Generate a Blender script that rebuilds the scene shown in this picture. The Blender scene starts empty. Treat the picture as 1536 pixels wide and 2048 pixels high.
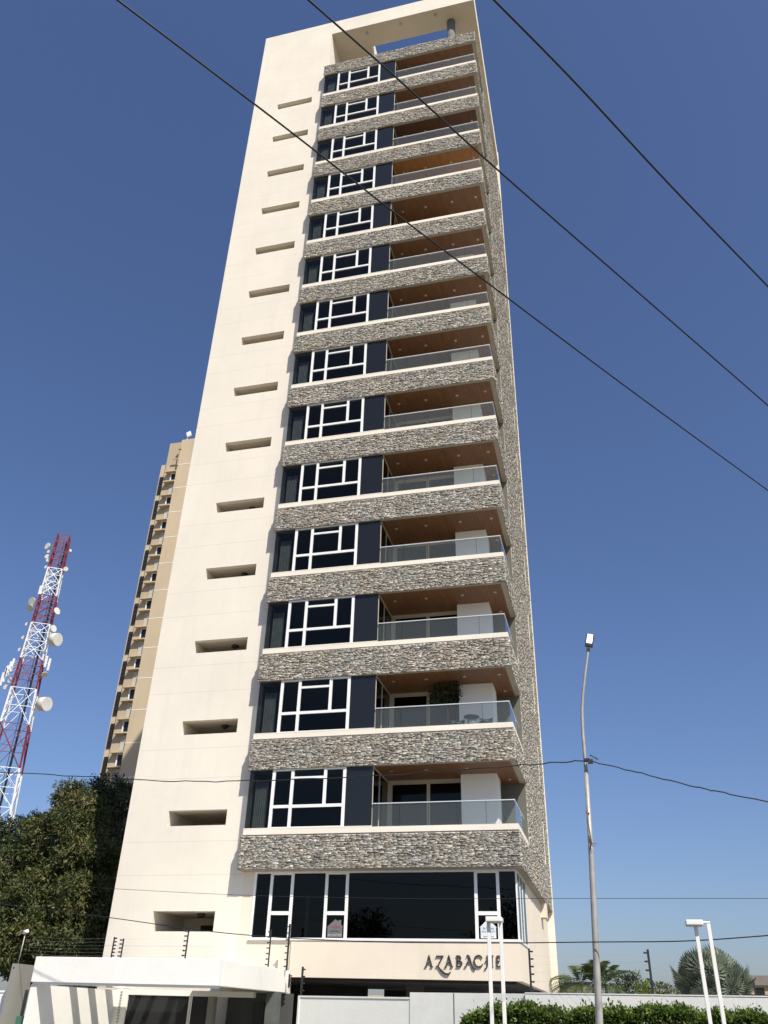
import bpy, math, random
import numpy as np
from mathutils import Vector, Matrix

SC = bpy.context.scene
COL = SC.collection
R = math.radians
random.seed(7)
RNG = np.random.default_rng(11)

# ------------------------------------------------------------------ camera
# world: x along the tower front, y away from the street, z up; z = 0 is eye height, ground at -1.6
YAW, PITCH, ROLL, FPX = -0.25995, 0.547876, 0.029707, 1661.143
GZ = -1.6
def cam_axes():
    cy, sy = math.cos(YAW), math.sin(YAW)
    fwd0 = Vector((sy, cy, 0)); right = Vector((cy, -sy, 0)); up = Vector((0, 0, 1))
    f = math.cos(PITCH)*fwd0 + math.sin(PITCH)*up
    u = -math.sin(PITCH)*fwd0 + math.cos(PITCH)*up
    r = math.cos(ROLL)*right + math.sin(ROLL)*u
    u2 = -math.sin(ROLL)*right + math.cos(ROLL)*u
    return r, u2, f
AX = cam_axes()
cam_data = bpy.data.cameras.new('camera')
cam = bpy.data.objects.new('camera', cam_data)
COL.objects.link(cam)
cam.matrix_world = Matrix(((AX[0].x, AX[1].x, -AX[2].x, 0), (AX[0].y, AX[1].y, -AX[2].y, 0),
                           (AX[0].z, AX[1].z, -AX[2].z, 0), (0, 0, 0, 1)))
cam_data.sensor_width = 36; cam_data.sensor_height = 36
cam_data.sensor_fit = 'AUTO'
cam_data.lens = FPX/2048*36
cam_data.clip_start = 0.1; cam_data.clip_end = 4000
SC.camera = cam

# ------------------------------------------------------------------ light
SUN_TO = Vector((0.440, -0.480, 0.758)).normalized()
sun_el = math.asin(SUN_TO.z)
world = bpy.data.worlds.new('World'); SC.world = world
world.use_nodes = True
wn = world.node_tree.nodes; wl = world.node_tree.links
wn.clear()
sky = wn.new('ShaderNodeTexSky'); sky.sky_type = 'NISHITA'; sky.sun_disc = False
sky.sun_elevation = sun_el
sky.sun_rotation = math.atan2(SUN_TO.x, SUN_TO.y)
sky.altitude = 30; sky.air_density = 1.15; sky.dust_density = 1.3; sky.ozone_density = 5.5
bg = wn.new('ShaderNodeBackground'); bg.inputs['Strength'].default_value = 0.072
wo = wn.new('ShaderNodeOutputWorld')
tint = wn.new('ShaderNodeMix'); tint.data_type = 'RGBA'; tint.blend_type = 'MULTIPLY'
tint.inputs[0].default_value = 1.0; tint.inputs[7].default_value = (1.05, 1.05, 1.22, 1)
wl.new(sky.outputs[0], tint.inputs[6]); wl.new(tint.outputs[2], bg.inputs[0]); wl.new(bg.outputs[0], wo.inputs[0])
sl = bpy.data.lights.new('sun', 'SUN'); sl.energy = 4.4; sl.angle = R(0.5); sl.color = (1.0, 0.945, 0.825)
so = bpy.data.objects.new('sun', sl); COL.objects.link(so)
so.rotation_euler = SUN_TO.to_track_quat('Z', 'Y').to_euler()
so.location = (30, -30, 60)
SC.view_settings.view_transform = 'Standard'; SC.view_settings.look = 'None'
SC.view_settings.exposure = 0.42; SC.view_settings.gamma = 1.0
SC.render.engine = 'CYCLES'
SC.cycles.max_bounces = 8; SC.cycles.transparent_max_bounces = 12

# ------------------------------------------------------------------ helpers
def at(px, py, y):
    """point on the photo's ray (1536x2048 grid) at distance y"""
    d = AX[2] + (px-768)/FPX*AX[0] - (py-1024)/FPX*AX[1]
    return d*(y/d.y)
def atz(px, py, z):
    d = AX[2] + (px-768)/FPX*AX[0] - (py-1024)/FPX*AX[1]
    return d*(z/d.z)

def tag(o, label=None, cat=None, group=None, kind=None):
    if label: o['label'] = label
    if cat: o['category'] = cat
    if group: o['group'] = group
    if kind: o['kind'] = kind
    return o
def empty(name, loc=(0, 0, 0), rz=0.0):
    o = bpy.data.objects.new(name, None); COL.objects.link(o)
    o.location = loc; o.rotation_euler = (0, 0, rz); o.empty_display_size = 0.3
    return o

class MB:
    def __init__(s): s.v = []; s.f = []; s.sm = []
    def box(s, x0, x1, y0, y1, z0, z1):
        n = len(s.v)
        s.v += [(x0,y0,z0),(x1,y0,z0),(x1,y1,z0),(x0,y1,z0),(x0,y0,z1),(x1,y0,z1),(x1,y1,z1),(x0,y1,z1)]
        s.f += [(n,n+3,n+2,n+1),(n+4,n+5,n+6,n+7),(n,n+1,n+5,n+4),(n+1,n+2,n+6,n+5),(n+2,n+3,n+7,n+6),(n+3,n,n+4,n+7)]
        s.sm += [False]*6
        return s
    def obox(s, c, ax, ay, az):
        """oriented box: centre and three half-axis vectors"""
        n = len(s.v); c = Vector(c); ax = Vector(ax); ay = Vector(ay); az = Vector(az)
        for k in (-1, 1):
            for i, j in ((-1,-1),(1,-1),(1,1),(-1,1)):
                s.v.append(tuple(c+i*ax+j*ay+k*az))
        s.f += [(n,n+3,n+2,n+1),(n+4,n+5,n+6,n+7),(n,n+1,n+5,n+4),(n+1,n+2,n+6,n+5),(n+2,n+3,n+7,n+6),(n+3,n,n+4,n+7)]
        s.sm += [False]*6
        return s
    def bar(s, a, b, w, h=None, up=(0,0,1)):
        a = Vector(a); b = Vector(b); h = h or w
        d = (b-a); L = d.length
        if L < 1e-6: return s
        d /= L; upv = Vector(up)
        if abs(d.dot(upv)) > 0.98: upv = Vector((0, 1, 0))
        sx = d.cross(upv).normalized(); sz = sx.cross(d).normalized()
        return s.obox((a+b)/2, d*L/2, sx*w/2, sz*h/2)
    def tube(s, pts, rads, n=8, cap=True):
        pts = [Vector(p) for p in pts]
        if not hasattr(rads, '__len__'): rads = [rads]*len(pts)
        rads = [float(x) for x in rads]
        base = len(s.v); prev = None
        for i, p in enumerate(pts):
            if i == 0: d = pts[1]-pts[0]
            elif i == len(pts)-1: d = pts[-1]-pts[-2]
            else: d = pts[i+1]-pts[i-1]
            d.normalize()
            ref = Vector((0, 0, 1)) if abs(d.z) < 0.95 else Vector((0, 1, 0))
            if prev is not None:
                a = prev - d*prev.dot(d)
                a = a.normalized() if a.length > 1e-5 else d.cross(ref).normalized()
            else: a = d.cross(ref).normalized()
            prev = a; b = d.cross(a)
            for k in range(n):
                t = 2*math.pi*k/n
                s.v.append(tuple(p + rads[i]*(math.cos(t)*a+math.sin(t)*b)))
        for i in range(len(pts)-1):
            for k in range(n):
                k2 = (k+1) % n
                s.f.append((base+i*n+k, base+i*n+k2, base+(i+1)*n+k2, base+(i+1)*n+k)); s.sm.append(True)
        if cap:
            s.f.append(tuple(base+k for k in range(n))[::-1]); s.sm.append(False)
            s.f.append(tuple(base+(len(pts)-1)*n+k for k in range(n))); s.sm.append(False)
        return s
    def prism(s, poly, z0, z1, plane='xy', off=0):
        """extrude 2-D polygon (u,v); plane 'xz': u=x v=z, extruded along y from z0 to z1"""
        n = len(s.v); m = len(poly)
        def P(u, v, w):
            return (u, v, w) if plane == 'xy' else ((u, w, v) if plane == 'xz' else (w, u, v))
        s.v += [P(u, v, z0) for u, v in poly] + [P(u, v, z1) for u, v in poly]
        s.f.append(tuple(range(n, n+m))[::-1]); s.f.append(tuple(range(n+m, n+2*m)))
        for i in range(m):
            j = (i+1) % m
            s.f.append((n+i, n+j, n+m+j, n+m+i))
        s.sm += [False]*(m+2)
        return s
    def build(s, name, mat, parent=None, bevel=0, loc=None):
        me = bpy.data.meshes.new(name)
        v = s.v
        if loc is not None: v = [(a-loc[0], b-loc[1], c-loc[2]) for a, b, c in v]
        me.from_pydata(v, [], s.f); me.update()
        import bmesh
        bm = bmesh.new(); bm.from_mesh(me); bmesh.ops.recalc_face_normals(bm, faces=bm.faces); bm.to_mesh(me); bm.free()
        if any(s.sm): me.polygons.foreach_set('use_smooth', s.sm)
        me.materials.append(mat)
        o = bpy.data.objects.new(name, me); COL.objects.link(o)
        if loc is not None: o.location = loc
        if parent is not None: o.parent = parent
        if bevel:
            b = o.modifiers.new('bevel', 'BEVEL'); b.width = bevel; b.segments = 2; b.limit_method = 'ANGLE'
        return o
def rel(mb, root):
    """shift world coordinates into the frame of an unrotated root"""
    lx, ly, lz = root.location
    mb.v = [(a-lx, b-ly, c-lz) for a, b, c in mb.v]
    return mb
def wire_smooth(a, b, sag, n=24, wob=0.0):
    a = Vector(a); b = Vector(b); pts = []
    ph = random.random()*6
    for i in range(n+1):
        t = i/n; p = a.lerp(b, t); p.z -= sag*4*t*(1-t)
        if wob and 0 < i < n: p.z += wob*math.sin(i*1.9+ph); p.y += wob*math.cos(i*2.3+ph)
        pts.append(p)
    return pts
def copy_obj(o, parent=None):
    c = o.copy(); COL.objects.link(c)
    if parent is not None: c.parent = parent
    return c
def copy_tree(o, parent=None):
    c = copy_obj(o, parent)
    for ch in list(o.children): copy_tree(ch, c)
    return c

# ------------------------------------------------------------------ materials
def mat(name):
    m = bpy.data.materials.new(name); m.use_nodes = True
    nt = m.node_tree; p = nt.nodes['Principled BSDF']
    return m, nt, p
def ramp(nt, fac, stops):
    r = nt.nodes.new('ShaderNodeValToRGB'); e = r.color_ramp.elements
    while len(e) > 1: e.remove(e[0])
    e[0].position = stops[0][0]; e[0].color = (*stops[0][1], 1)
    for p, c in stops[1:]:
        k = e.new(p); k.color = (*c, 1)
    nt.links.new(fac, r.inputs[0]); return r.outputs[0]
def noise(nt, scale, detail=4, coord='Object', stretch=None, rough=0.5):
    tc = nt.nodes.new('ShaderNodeTexCoord')
    n = nt.nodes.new('ShaderNodeTexNoise'); n.inputs['Scale'].default_value = scale
    n.inputs['Detail'].default_value = detail; n.inputs['Roughness'].default_value = rough
    if stretch:
        mp = nt.nodes.new('ShaderNodeMapping'); mp.inputs['Scale'].default_value = stretch
        nt.links.new(tc.outputs[coord], mp.inputs[0]); nt.links.new(mp.outputs[0], n.inputs['Vector'])
    else: nt.links.new(tc.outputs[coord], n.inputs['Vector'])
    return n.outputs['Fac']
def mix(nt, f, a, b, mode='MIX'):
    m = nt.nodes.new('ShaderNodeMix'); m.data_type = 'RGBA'; m.blend_type = mode
    for sock, val in ((m.inputs[0], f), (m.inputs[6], a), (m.inputs[7], b)):
        if hasattr(val, 'links'): nt.links.new(val, sock)
        elif isinstance(val, (tuple, list)): sock.default_value = (*val[:3], 1)
        else: sock.default_value = val
    return m.outputs[2]
def bump(nt, p, h, strength=0.3, dist=0.01):
    b = nt.nodes.new('ShaderNodeBump'); b.inputs['Strength'].default_value = strength
    b.inputs['Distance'].default_value = dist
    nt.links.new(h, b.inputs['Height']); nt.links.new(b.outputs[0], p.inputs['Normal'])
def simple(name, col, rough=0.6, var=0.12, scale=3.0, metallic=0.0, bmp=0.0, spec=0.5):
    m, nt, p = mat(name)
    a = tuple(c*(1-var) for c in col); b = tuple(min(1, c*(1+var)) for c in col)
    nt.links.new(ramp(nt, noise(nt, scale, 6), [(0.3, a), (0.7, b)]), p.inputs['Base Color'])
    p.inputs['Roughness'].default_value = rough; p.inputs['Metallic'].default_value = metallic
    p.inputs['Specular IOR Level'].default_value = spec
    if bmp: bump(nt, p, noise(nt, scale*12, 4), bmp, 0.01)
    return m

def plaster(name, col, joints=None, streak=0.12):
    m, nt, p = mat(name)
    big = noise(nt, 0.35, 5, rough=0.6); small = noise(nt, 3.5, 6)
    c = ramp(nt, big, [(0.3, tuple(x*0.93 for x in col)), (0.7, tuple(min(1, x*1.03) for x in col))])
    st = noise(nt, 1.0, 6, stretch=(2.2, 2.2, 0.16), rough=0.62)
    c = mix(nt, ramp(nt, st, [(0.52, (0, 0, 0)), (0.80, (streak,)*3)]), c, tuple(x*0.62 for x in col))
    c = mix(nt, ramp(nt, small, [(0.35, (0.05,)*3), (0.75, (0.0,)*3)]), c, tuple(x*0.6 for x in col))
    if joints:
        geo = nt.nodes.new('ShaderNodeNewGeometry'); sep = nt.nodes.new('ShaderNodeSeparateXYZ')
        nt.links.new(geo.outputs['Position'], sep.inputs[0])
        acc = None
        for off in joints:
            a = nt.nodes.new('ShaderNodeMath'); a.operation = 'SUBTRACT'; nt.links.new(sep.outputs[2], a.inputs[0]); a.inputs[1].default_value = off
            w = nt.nodes.new('ShaderNodeMath'); w.operation = 'WRAP'; nt.links.new(a.outputs[0], w.inputs[0]); w.inputs[1].default_value = 1.65; w.inputs[2].default_value = -1.65
            ab = nt.nodes.new('ShaderNodeMath'); ab.operation = 'ABSOLUTE'; nt.links.new(w.outputs[0], ab.inputs[0])
            lt = nt.nodes.new('ShaderNodeMath'); lt.operation = 'LESS_THAN'; nt.links.new(ab.outputs[0], lt.inputs[0]); lt.inputs[1].default_value = 0.014
            if acc is None: acc = lt.outputs[0]
            else:
                mx = nt.nodes.new('ShaderNodeMath'); mx.operation = 'MAXIMUM'; nt.links.new(acc, mx.inputs[0]); nt.links.new(lt.outputs[0], mx.inputs[1]); acc = mx.outputs[0]
        ml = nt.nodes.new('ShaderNodeMath'); ml.operation = 'MULTIPLY'; nt.links.new(acc, ml.inputs[0]); ml.inputs[1].default_value = 0.24
        c = mix(nt, ml.outputs[0], c, tuple(x*0.45 for x in col))
    nt.links.new(c, p.inputs['Base Color'])
    p.inputs['Roughness'].default_value = 0.85; p.inputs['Specular IOR Level'].default_value = 0.2
    bump(nt, p, noise(nt, 14, 6), 0.25, 0.012)
    return m

M = {}
M['cream'] = plaster('cream_plaster', (0.80, 0.735, 0.63), joints=(5.19, 4.09), streak=.2)
M['podium'] = plaster('podium_plaster', (0.78, 0.69, 0.56), streak=0.22)
M['sill'] = plaster('sill_plaster', (0.82, 0.755, 0.65), streak=0.06)
M['white_wall'] = plaster('white_render', (0.84, 0.82, 0.77), streak=0.10)
M['block_white'] = plaster('block_white', (0.88, 0.88, 0.86), streak=0.05)
M['grey_wall'] = plaster('grey_render', (0.36, 0.33, 0.28), streak=0.3)
M['border'] = plaster('soffit_border', (0.40, 0.36, 0.30), streak=0.05)
M['concrete'] = plaster('bare_concrete', (0.27, 0.26, 0.23), streak=0.4)
M['soffit'] = plaster('roof_soffit', (0.62, 0.55, 0.45), streak=0.1)
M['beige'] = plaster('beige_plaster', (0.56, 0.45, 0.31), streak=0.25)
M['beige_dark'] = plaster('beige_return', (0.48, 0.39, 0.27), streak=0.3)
M['white_frame'] = simple('white_frame', (0.83, 0.83, 0.81), 0.4, 0.04, 2)
M['white_paint'] = simple('white_paint', (0.82, 0.80, 0.75), 0.45, 0.05, 4)
M['off_frame'] = simple('beige_frame', (0.50, 0.46, 0.38), 0.45, 0.08, 4)
M['steel'] = simple('steel', (0.55, 0.56, 0.57), 0.3, 0.1, 6, metallic=0.8)
M['black'] = simple('black_paint', (0.02, 0.02, 0.022), 0.5, 0.3, 9)
M['cable'] = simple('cable', (0.015, 0.015, 0.017), 0.6, 0.3, 9)
M['letter'] = simple('letter_bronze', (0.045, 0.032, 0.028), 0.4, 0.2, 5)
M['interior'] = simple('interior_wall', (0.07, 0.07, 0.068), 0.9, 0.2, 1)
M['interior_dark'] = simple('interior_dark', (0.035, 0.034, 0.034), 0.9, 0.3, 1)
M['curtain'] = simple('curtain', (0.30, 0.32, 0.31), 0.9, 0.15, 3)
M['red'] = simple('tower_red', (0.20, 0.022, 0.035), 0.55, 0.35, 2)
M['twhite'] = simple('tower_white', (0.80, 0.80, 0.80), 0.5, 0.08, 2)
M['dish'] = simple('dish_shell', (0.62, 0.60, 0.53), 0.5, 0.1, 1)
M['bark'] = simple('bark', (0.12, 0.09, 0.06), 0.9, 0.35, 4, bmp=0.6)
M['galv'] = simple('galvanised', (0.38, 0.36, 0.33), 0.5, 0.18, 5, metallic=0.25)
M['rust'] = simple('rust', (0.16, 0.06, 0.03), 0.8, 0.4, 8)
M['asphalt'] = simple('asphalt', (0.05, 0.05, 0.052), 0.9, 0.25, 3, bmp=0.3)
M['pave'] = simple('pavement', (0.30, 0.29, 0.27), 0.85, 0.15, 1.5, bmp=0.2)
M['soil'] = simple('dry_ground', (0.20, 0.17, 0.11), 0.95, 0.3, 0.3, bmp=0.4)
M['grass'] = simple('verge_grass', (0.09, 0.11, 0.04), 0.95, 0.3, 2, bmp=0.6)
M['green_box'] = simple('green_box', (0.05, 0.16, 0.11), 0.6, 0.2, 3)
M['grille'] = simple('dark_grille', (0.014, 0.013, 0.012), 0.9, 0.3, 6)
M['mottled'] = plaster('mottled_panel', (0.52, 0.49, 0.42), streak=0.5)
M['plan_grey'] = simple('far_building_grey', (0.20, 0.18, 0.16), 0.9, 0.2, 0.6)
M['dark_post'] = simple('dark_post', (.10, .11, .10), .7, .15, 3)
def emis(name, col, st):
    m, nt, p = mat(name); p.inputs['Base Color'].default_value = (*col, 1)
    p.inputs['Emission Color'].default_value = (*col, 1); p.inputs['Emission Strength'].default_value = st
    return m
M['rail_white'] = simple('rail_aluminium', (0.72, 0.73, 0.74), 0.35, 0.05, 6, metallic=0.3)
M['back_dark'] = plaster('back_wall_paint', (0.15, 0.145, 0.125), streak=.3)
M['column_grey'] = plaster('column_grey', (0.17, 0.175, 0.165), streak=.4)
M['led'] = emis('led_panel', (0.9, 0.93, 1.0), 1.2)

def glass_tint(name, tint, gloss=(0.9, 0.95, 1.0), ior=1.5, wav=0.0, film=0.0):
    m, nt, p = mat(name); nt.nodes.remove(p)
    out = nt.nodes['Material Output']
    tr = nt.nodes.new('ShaderNodeBsdfTransparent'); tr.inputs[0].default_value = (*tint, 1)
    gl = nt.nodes.new('ShaderNodeBsdfGlossy'); gl.inputs[0].default_value = (*gloss, 1); gl.inputs['Roughness'].default_value = 0.015
    fr = nt.nodes.new('ShaderNodeFresnel'); fr.inputs[0].default_value = ior
    mx = nt.nodes.new('ShaderNodeMixShader')
    if wav:
        b = nt.nodes.new('ShaderNodeBump'); b.inputs['Strength'].default_value = wav; b.inputs['Distance'].default_value = 0.05
        nt.links.new(noise(nt, 0.8, 2), b.inputs['Height']); nt.links.new(b.outputs[0], gl.inputs['Normal'])
    trs = tr.outputs[0]
    if film:                                    # dust film on the pane
        df = nt.nodes.new('ShaderNodeBsdfDiffuse'); df.inputs[0].default_value = (0.5, 0.54, 0.5, 1)
        m2 = nt.nodes.new('ShaderNodeMixShader'); m2.inputs[0].default_value = film
        nt.links.new(tr.outputs[0], m2.inputs[1]); nt.links.new(df.outputs[0], m2.inputs[2]); trs = m2.outputs[0]
    geo = nt.nodes.new('ShaderNodeNewGeometry')      # only the outer face mirrors
    fm = nt.nodes.new('ShaderNodeMath'); fm.operation = 'MULTIPLY_ADD'; nt.links.new(geo.outputs['Backfacing'], fm.inputs[0]); fm.inputs[1].default_value = -1.0; fm.inputs[2].default_value = 1.0
    f2 = nt.nodes.new('ShaderNodeMath'); f2.operation = 'MULTIPLY'; nt.links.new(fr.outputs[0], f2.inputs[0]); nt.links.new(fm.outputs[0], f2.inputs[1])
    nt.links.new(f2.outputs[0], mx.inputs[0]); nt.links.new(trs, mx.inputs[1]); nt.links.new(gl.outputs[0], mx.inputs[2])
    nt.links.new(mx.outputs[0], out.inputs['Surface'])
    return m
M['glass'] = glass_tint('tinted_glass', (0.60, 0.62, 0.625), ior=1.36, wav=0.05, gloss=(.92,.90,.80))
M['glass_dark'] = glass_tint('dark_glass', (0.30, 0.32, 0.32), ior=1.36, wav=0.05, gloss=(.92,.90,.82))
M['rail_glass'] = glass_tint('railing_glass', (0.90, 0.93, 0.93), ior=1.4, film=0.05)
def panel_mat():
    m, nt, p = mat('dark_glass_panel')
    p.inputs['Base Color'].default_value = (0.013, 0.0145, 0.0155, 1); p.inputs['Roughness'].default_value = 0.06
    p.inputs['IOR'].default_value = 1.45
    return m
M['panel'] = panel_mat()

def wood(name, a, b):
    m, nt, p = mat(name)
    g = noise(nt, 1.0, 8, stretch=(9, 1.2, 9), rough=0.65)
    c = ramp(nt, g, [(0.3, a), (0.7, b)])
    tc = nt.nodes.new('ShaderNodeTexCoord'); sp = nt.nodes.new('ShaderNodeSeparateXYZ'); nt.links.new(tc.outputs['Object'], sp.inputs[0])
    mo = nt.nodes.new('ShaderNodeMath'); mo.operation = 'PINGPONG'; nt.links.new(sp.outputs[0], mo.inputs[0]); mo.inputs[1].default_value = 0.06
    lt = nt.nodes.new('ShaderNodeMath'); lt.operation = 'LESS_THAN'; nt.links.new(mo.outputs[0], lt.inputs[0]); lt.inputs[1].default_value = 0.004
    c = mix(nt, lt.outputs[0], c, tuple(x*0.3 for x in a))
    nt.links.new(c, p.inputs['Base Color']); p.inputs['Roughness'].default_value = 0.5
    return m
M['wood'] = wood('wood_ceiling', (0.15, 0.068, 0.030), (0.24, 0.115, 0.052))
M['wood_light'] = wood('wood_ceiling_light', (0.30, 0.125, 0.035), (0.44, 0.19, 0.06))
M['wood_dark'] = wood('wood_ceiling_dark', (0.08, 0.028, 0.012), (0.13, 0.05, 0.02))

def stone_mat():
    m, nt, p = mat('ledge_stone')
    at_ = nt.nodes.new('ShaderNodeAttribute'); at_.attribute_name = 'tone'; at_.attribute_type = 'GEOMETRY'
    sp = nt.nodes.new('ShaderNodeSeparateColor'); nt.links.new(at_.outputs['Color'], sp.inputs[0])
    c = ramp(nt, sp.outputs[0], [(0.0, (0.16, 0.145, 0.125)), (0.15, (0.235, 0.217, 0.187)), (0.35, (0.325, 0.303, 0.263)),
                                 (0.55, (0.41, 0.385, 0.337)), (0.75, (0.51, 0.482, 0.425)), (0.9, (0.68, 0.645, 0.57)), (1.0, (0.82, 0.79, 0.72))])
    c2 = ramp(nt, sp.outputs[1], [(0.0, (0.95, 0.98, 1.01)), (0.25, (0.98, 0.99, 1.0)), (0.6, (1.0, 1.0, 1.0)), (0.94, (1.04, 0.99, 0.93)), (1.0, (1.15, 0.97, 0.78))])
    c = mix(nt, 1.0, c, c2, 'MULTIPLY')
    n = noise(nt, 30, 5, rough=0.7)
    c = mix(nt, 1.0, c, ramp(nt, n, [(0.25, (0.66,)*3), (0.75, (1.25,)*3)]), 'MULTIPLY')
    # broad weathering patches: cooler grey areas and warmer ones
    pch = noise(nt, 0.9, 3)
    c = mix(nt, 1.0, c, ramp(nt, pch, [(0.3, (0.96, 0.98, 1.01)), (0.7, (1.04, 1.0, 0.95))]), 'MULTIPLY')
    nt.links.new(c, p.inputs['Base Color']); p.inputs['Roughness'].default_value = 0.85
    p.inputs['Specular IOR Level'].default_value = 0.25
    bump(nt, p, noise(nt, 22, 6, rough=0.7), 0.5, 0.012)
    return m
M['stone'] = stone_mat()

def leaf_mat(name, stops, trans=0.35):
    m, nt, p = mat(name)
    at_ = nt.nodes.new('ShaderNodeAttribute'); at_.attribute_name = 'tone'; at_.attribute_type = 'GEOMETRY'
    sp = nt.nodes.new('ShaderNodeSeparateColor'); nt.links.new(at_.outputs['Color'], sp.inputs[0])
    c = ramp(nt, sp.outputs[0], stops)
    nt.links.new(c, p.inputs['Base Color']); p.inputs['Roughness'].default_value = 0.5
    p.inputs['Specular IOR Level'].default_value = 0.35
    out = nt.nodes['Material Output']
    t = nt.nodes.new('ShaderNodeBsdfTranslucent'); nt.links.new(c, t.inputs[0])
    mx = nt.nodes.new('ShaderNodeMixShader'); mx.inputs[0].default_value = trans
    nt.links.new(p.outputs[0], mx.inputs[1]); nt.links.new(t.outputs[0], mx.inputs[2]); nt.links.new(mx.outputs[0], out.inputs['Surface'])
    return m
M['leaf_olive'] = leaf_mat('leaf_olive', [(0, (0.04, 0.055, 0.016)), (0.4, (0.065, 0.09, 0.027)), (0.75, (0.115, 0.12, 0.04)), (1, (0.20, 0.165, 0.065))], 0.22)
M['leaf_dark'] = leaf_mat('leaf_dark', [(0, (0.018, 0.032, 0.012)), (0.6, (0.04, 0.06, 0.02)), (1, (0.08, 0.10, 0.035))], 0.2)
M['leaf_hedge'] = leaf_mat('leaf_hedge', [(0, (0.03, 0.06, 0.012)), (0.5, (0.08, 0.13, 0.025)), (1, (0.22, 0.30, 0.05))], 0.35)
M['leaf_palm'] = leaf_mat('leaf_palm', [(0, (0.03, 0.05, 0.02)), (0.6, (0.08, 0.12, 0.04)), (1, (0.20, 0.20, 0.09))], 0.3)
M['leaf_silver'] = leaf_mat('leaf_silver', [(0, (0.06, 0.08, 0.055)), (0.6, (0.13, 0.16, 0.11)), (1, (0.25, 0.28, 0.20))], 0.2)

# ------------------------------------------------------------------ big numpy meshes
def np_mesh(name, V, F, tone, material, parent=None):
    """V (n,3), F (m,4) quads, tone (m,3) stored per face"""
    me = bpy.data.meshes.new(name)
    n, m = len(V), len(F)
    me.vertices.add(n); me.vertices.foreach_set('co', np.ascontiguousarray(V, dtype=np.float32).ravel())
    me.loops.add(m*4); me.loops.foreach_set('vertex_index', np.ascontiguousarray(F, dtype=np.int32).ravel())
    me.polygons.add(m); me.polygons.foreach_set('loop_start', np.arange(0, m*4, 4, dtype=np.int32))
    me.polygons.foreach_set('loop_total', np.full(m, 4, dtype=np.int32))
    me.update(calc_edges=True); me.validate()
    a = me.attributes.new('tone', 'FLOAT_COLOR', 'FACE')
    c = np.ones((m, 4), dtype=np.float32); c[:, :3] = tone
    a.data.foreach_set('color', c.ravel())
    me.materials.append(material)
    o = bpy.data.objects.new(name, me); COL.objects.link(o)
    if parent is not None: o.parent = parent
    return o

def stone_arrays(o, u, nrm, length, z0, z1, hmin=0.027, hmax=0.052, lmin=0.07, lmax=0.32, prot=0.024):
    """ledge stones on the plane through o spanned by u and z, facing nrm"""
    o = np.array(o, float); u = np.array(u, float); nrm = np.array(nrm, float)
    A = []; z = z0
    while z < z1-1e-4:
        h = RNG.uniform(hmin, hmax)
        if z+h > z1-hmin: h = z1-z
        x = 0.0
        while x < length-1e-4:
            l = lmin + (lmax-lmin)*RNG.beta(1.4, 2.6)
            if x+l > length-lmin: l = length-x
            sub = RNG.random() < 0.16 and h > 0.055
            if sub:
                A.append((x, x+l, z, z+h*0.5, RNG.uniform(0, prot))); A.append((x, x+l, z+h*0.5, z+h, RNG.uniform(0, prot)))
            else: A.append((x, x+l, z, z+h, RNG.uniform(0, prot)*(1.0 if RNG.random() < .85 else 1.35)))
            x += l
        z += h
    A = np.array(A); n = len(A); g = 0.0018
    x0, x1, a0, a1, p = A[:, 0]+g, A[:, 1]-g, A[:, 2]+g, A[:, 3]-g, A[:, 4]
    tilt = RNG.uniform(-0.007, 0.007, (n, 4))
    jz = RNG.uniform(-0.006, 0.006, (n, 4))
    V = np.zeros((n, 8, 3))
    zz = np.array([0, 0, 1.0])
    for i, (X, Z) in enumerate(((x0, a0), (x1, a0), (x1, a1), (x0, a1))):
        Zj = np.clip(Z + jz[:, i], z0, z1)
        V[:, i] = o + X[:, None]*u + Zj[:, None]*zz - 0.02*nrm
        V[:, i+4] = o + X[:, None]*u + Zj[:, None]*zz + (p+tilt[:, i]+0.012)[:, None]*nrm
    base = (np.arange(n)*8)[:, None, None]
    q = np.array([(4,5,6,7),(0,1,5,4),(1,2,6,5),(2,3,7,6),(3,0,4,7)])[None]
    F = (base+q).reshape(-1, 4)
    t = RNG.beta(2.1, 2.5, n); t2 = RNG.random(n)
    tone = np.repeat(np.stack([t, t2, RNG.random(n)], 1), 5, axis=0)
    return V.reshape(-1, 3), F, tone
def merge(parts):
    V, F, T = [], [], []; n = 0
    for v, f, t in parts:
        V.append(v); F.append(f+n); T.append(t); n += len(v)
    return np.concatenate(V), np.concatenate(F), np.concatenate(T)

def leaves(cent, out, size, asp=0.4, tone=None, droop=0.3, spread=0.9):
    """one folded leaf quad per centre"""
    n = len(cent)
    d = out*RNG.uniform(0.4, 1.2, (n, 1)) + RNG.normal(0, spread, (n, 3)); d[:, 2] -= droop
    d /= np.linalg.norm(d, axis=1)[:, None]+1e-9
    up = out*0.8 + RNG.normal(0, 0.6, (n, 3)); up[:, 2] += 0.5
    s = np.cross(d, up); s /= np.linalg.norm(s, axis=1)[:, None]+1e-9
    nn = np.cross(s, d)
    L = size*RNG.uniform(0.6, 1.3, (n, 1)); W = L*asp*0.5
    V = np.stack([cent, cent+d*L*0.5+s*W+nn*L*0.06, cent+d*L-nn*L*0.10, cent+d*L*0.5-s*W+nn*L*0.06], 1).reshape(-1, 3)
    F = np.arange(n*4).reshape(n, 4)
    if tone is None: tone = RNG.random(n)
    return V, F, np.stack([tone, RNG.random(n), RNG.random(n)], 1)

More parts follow.
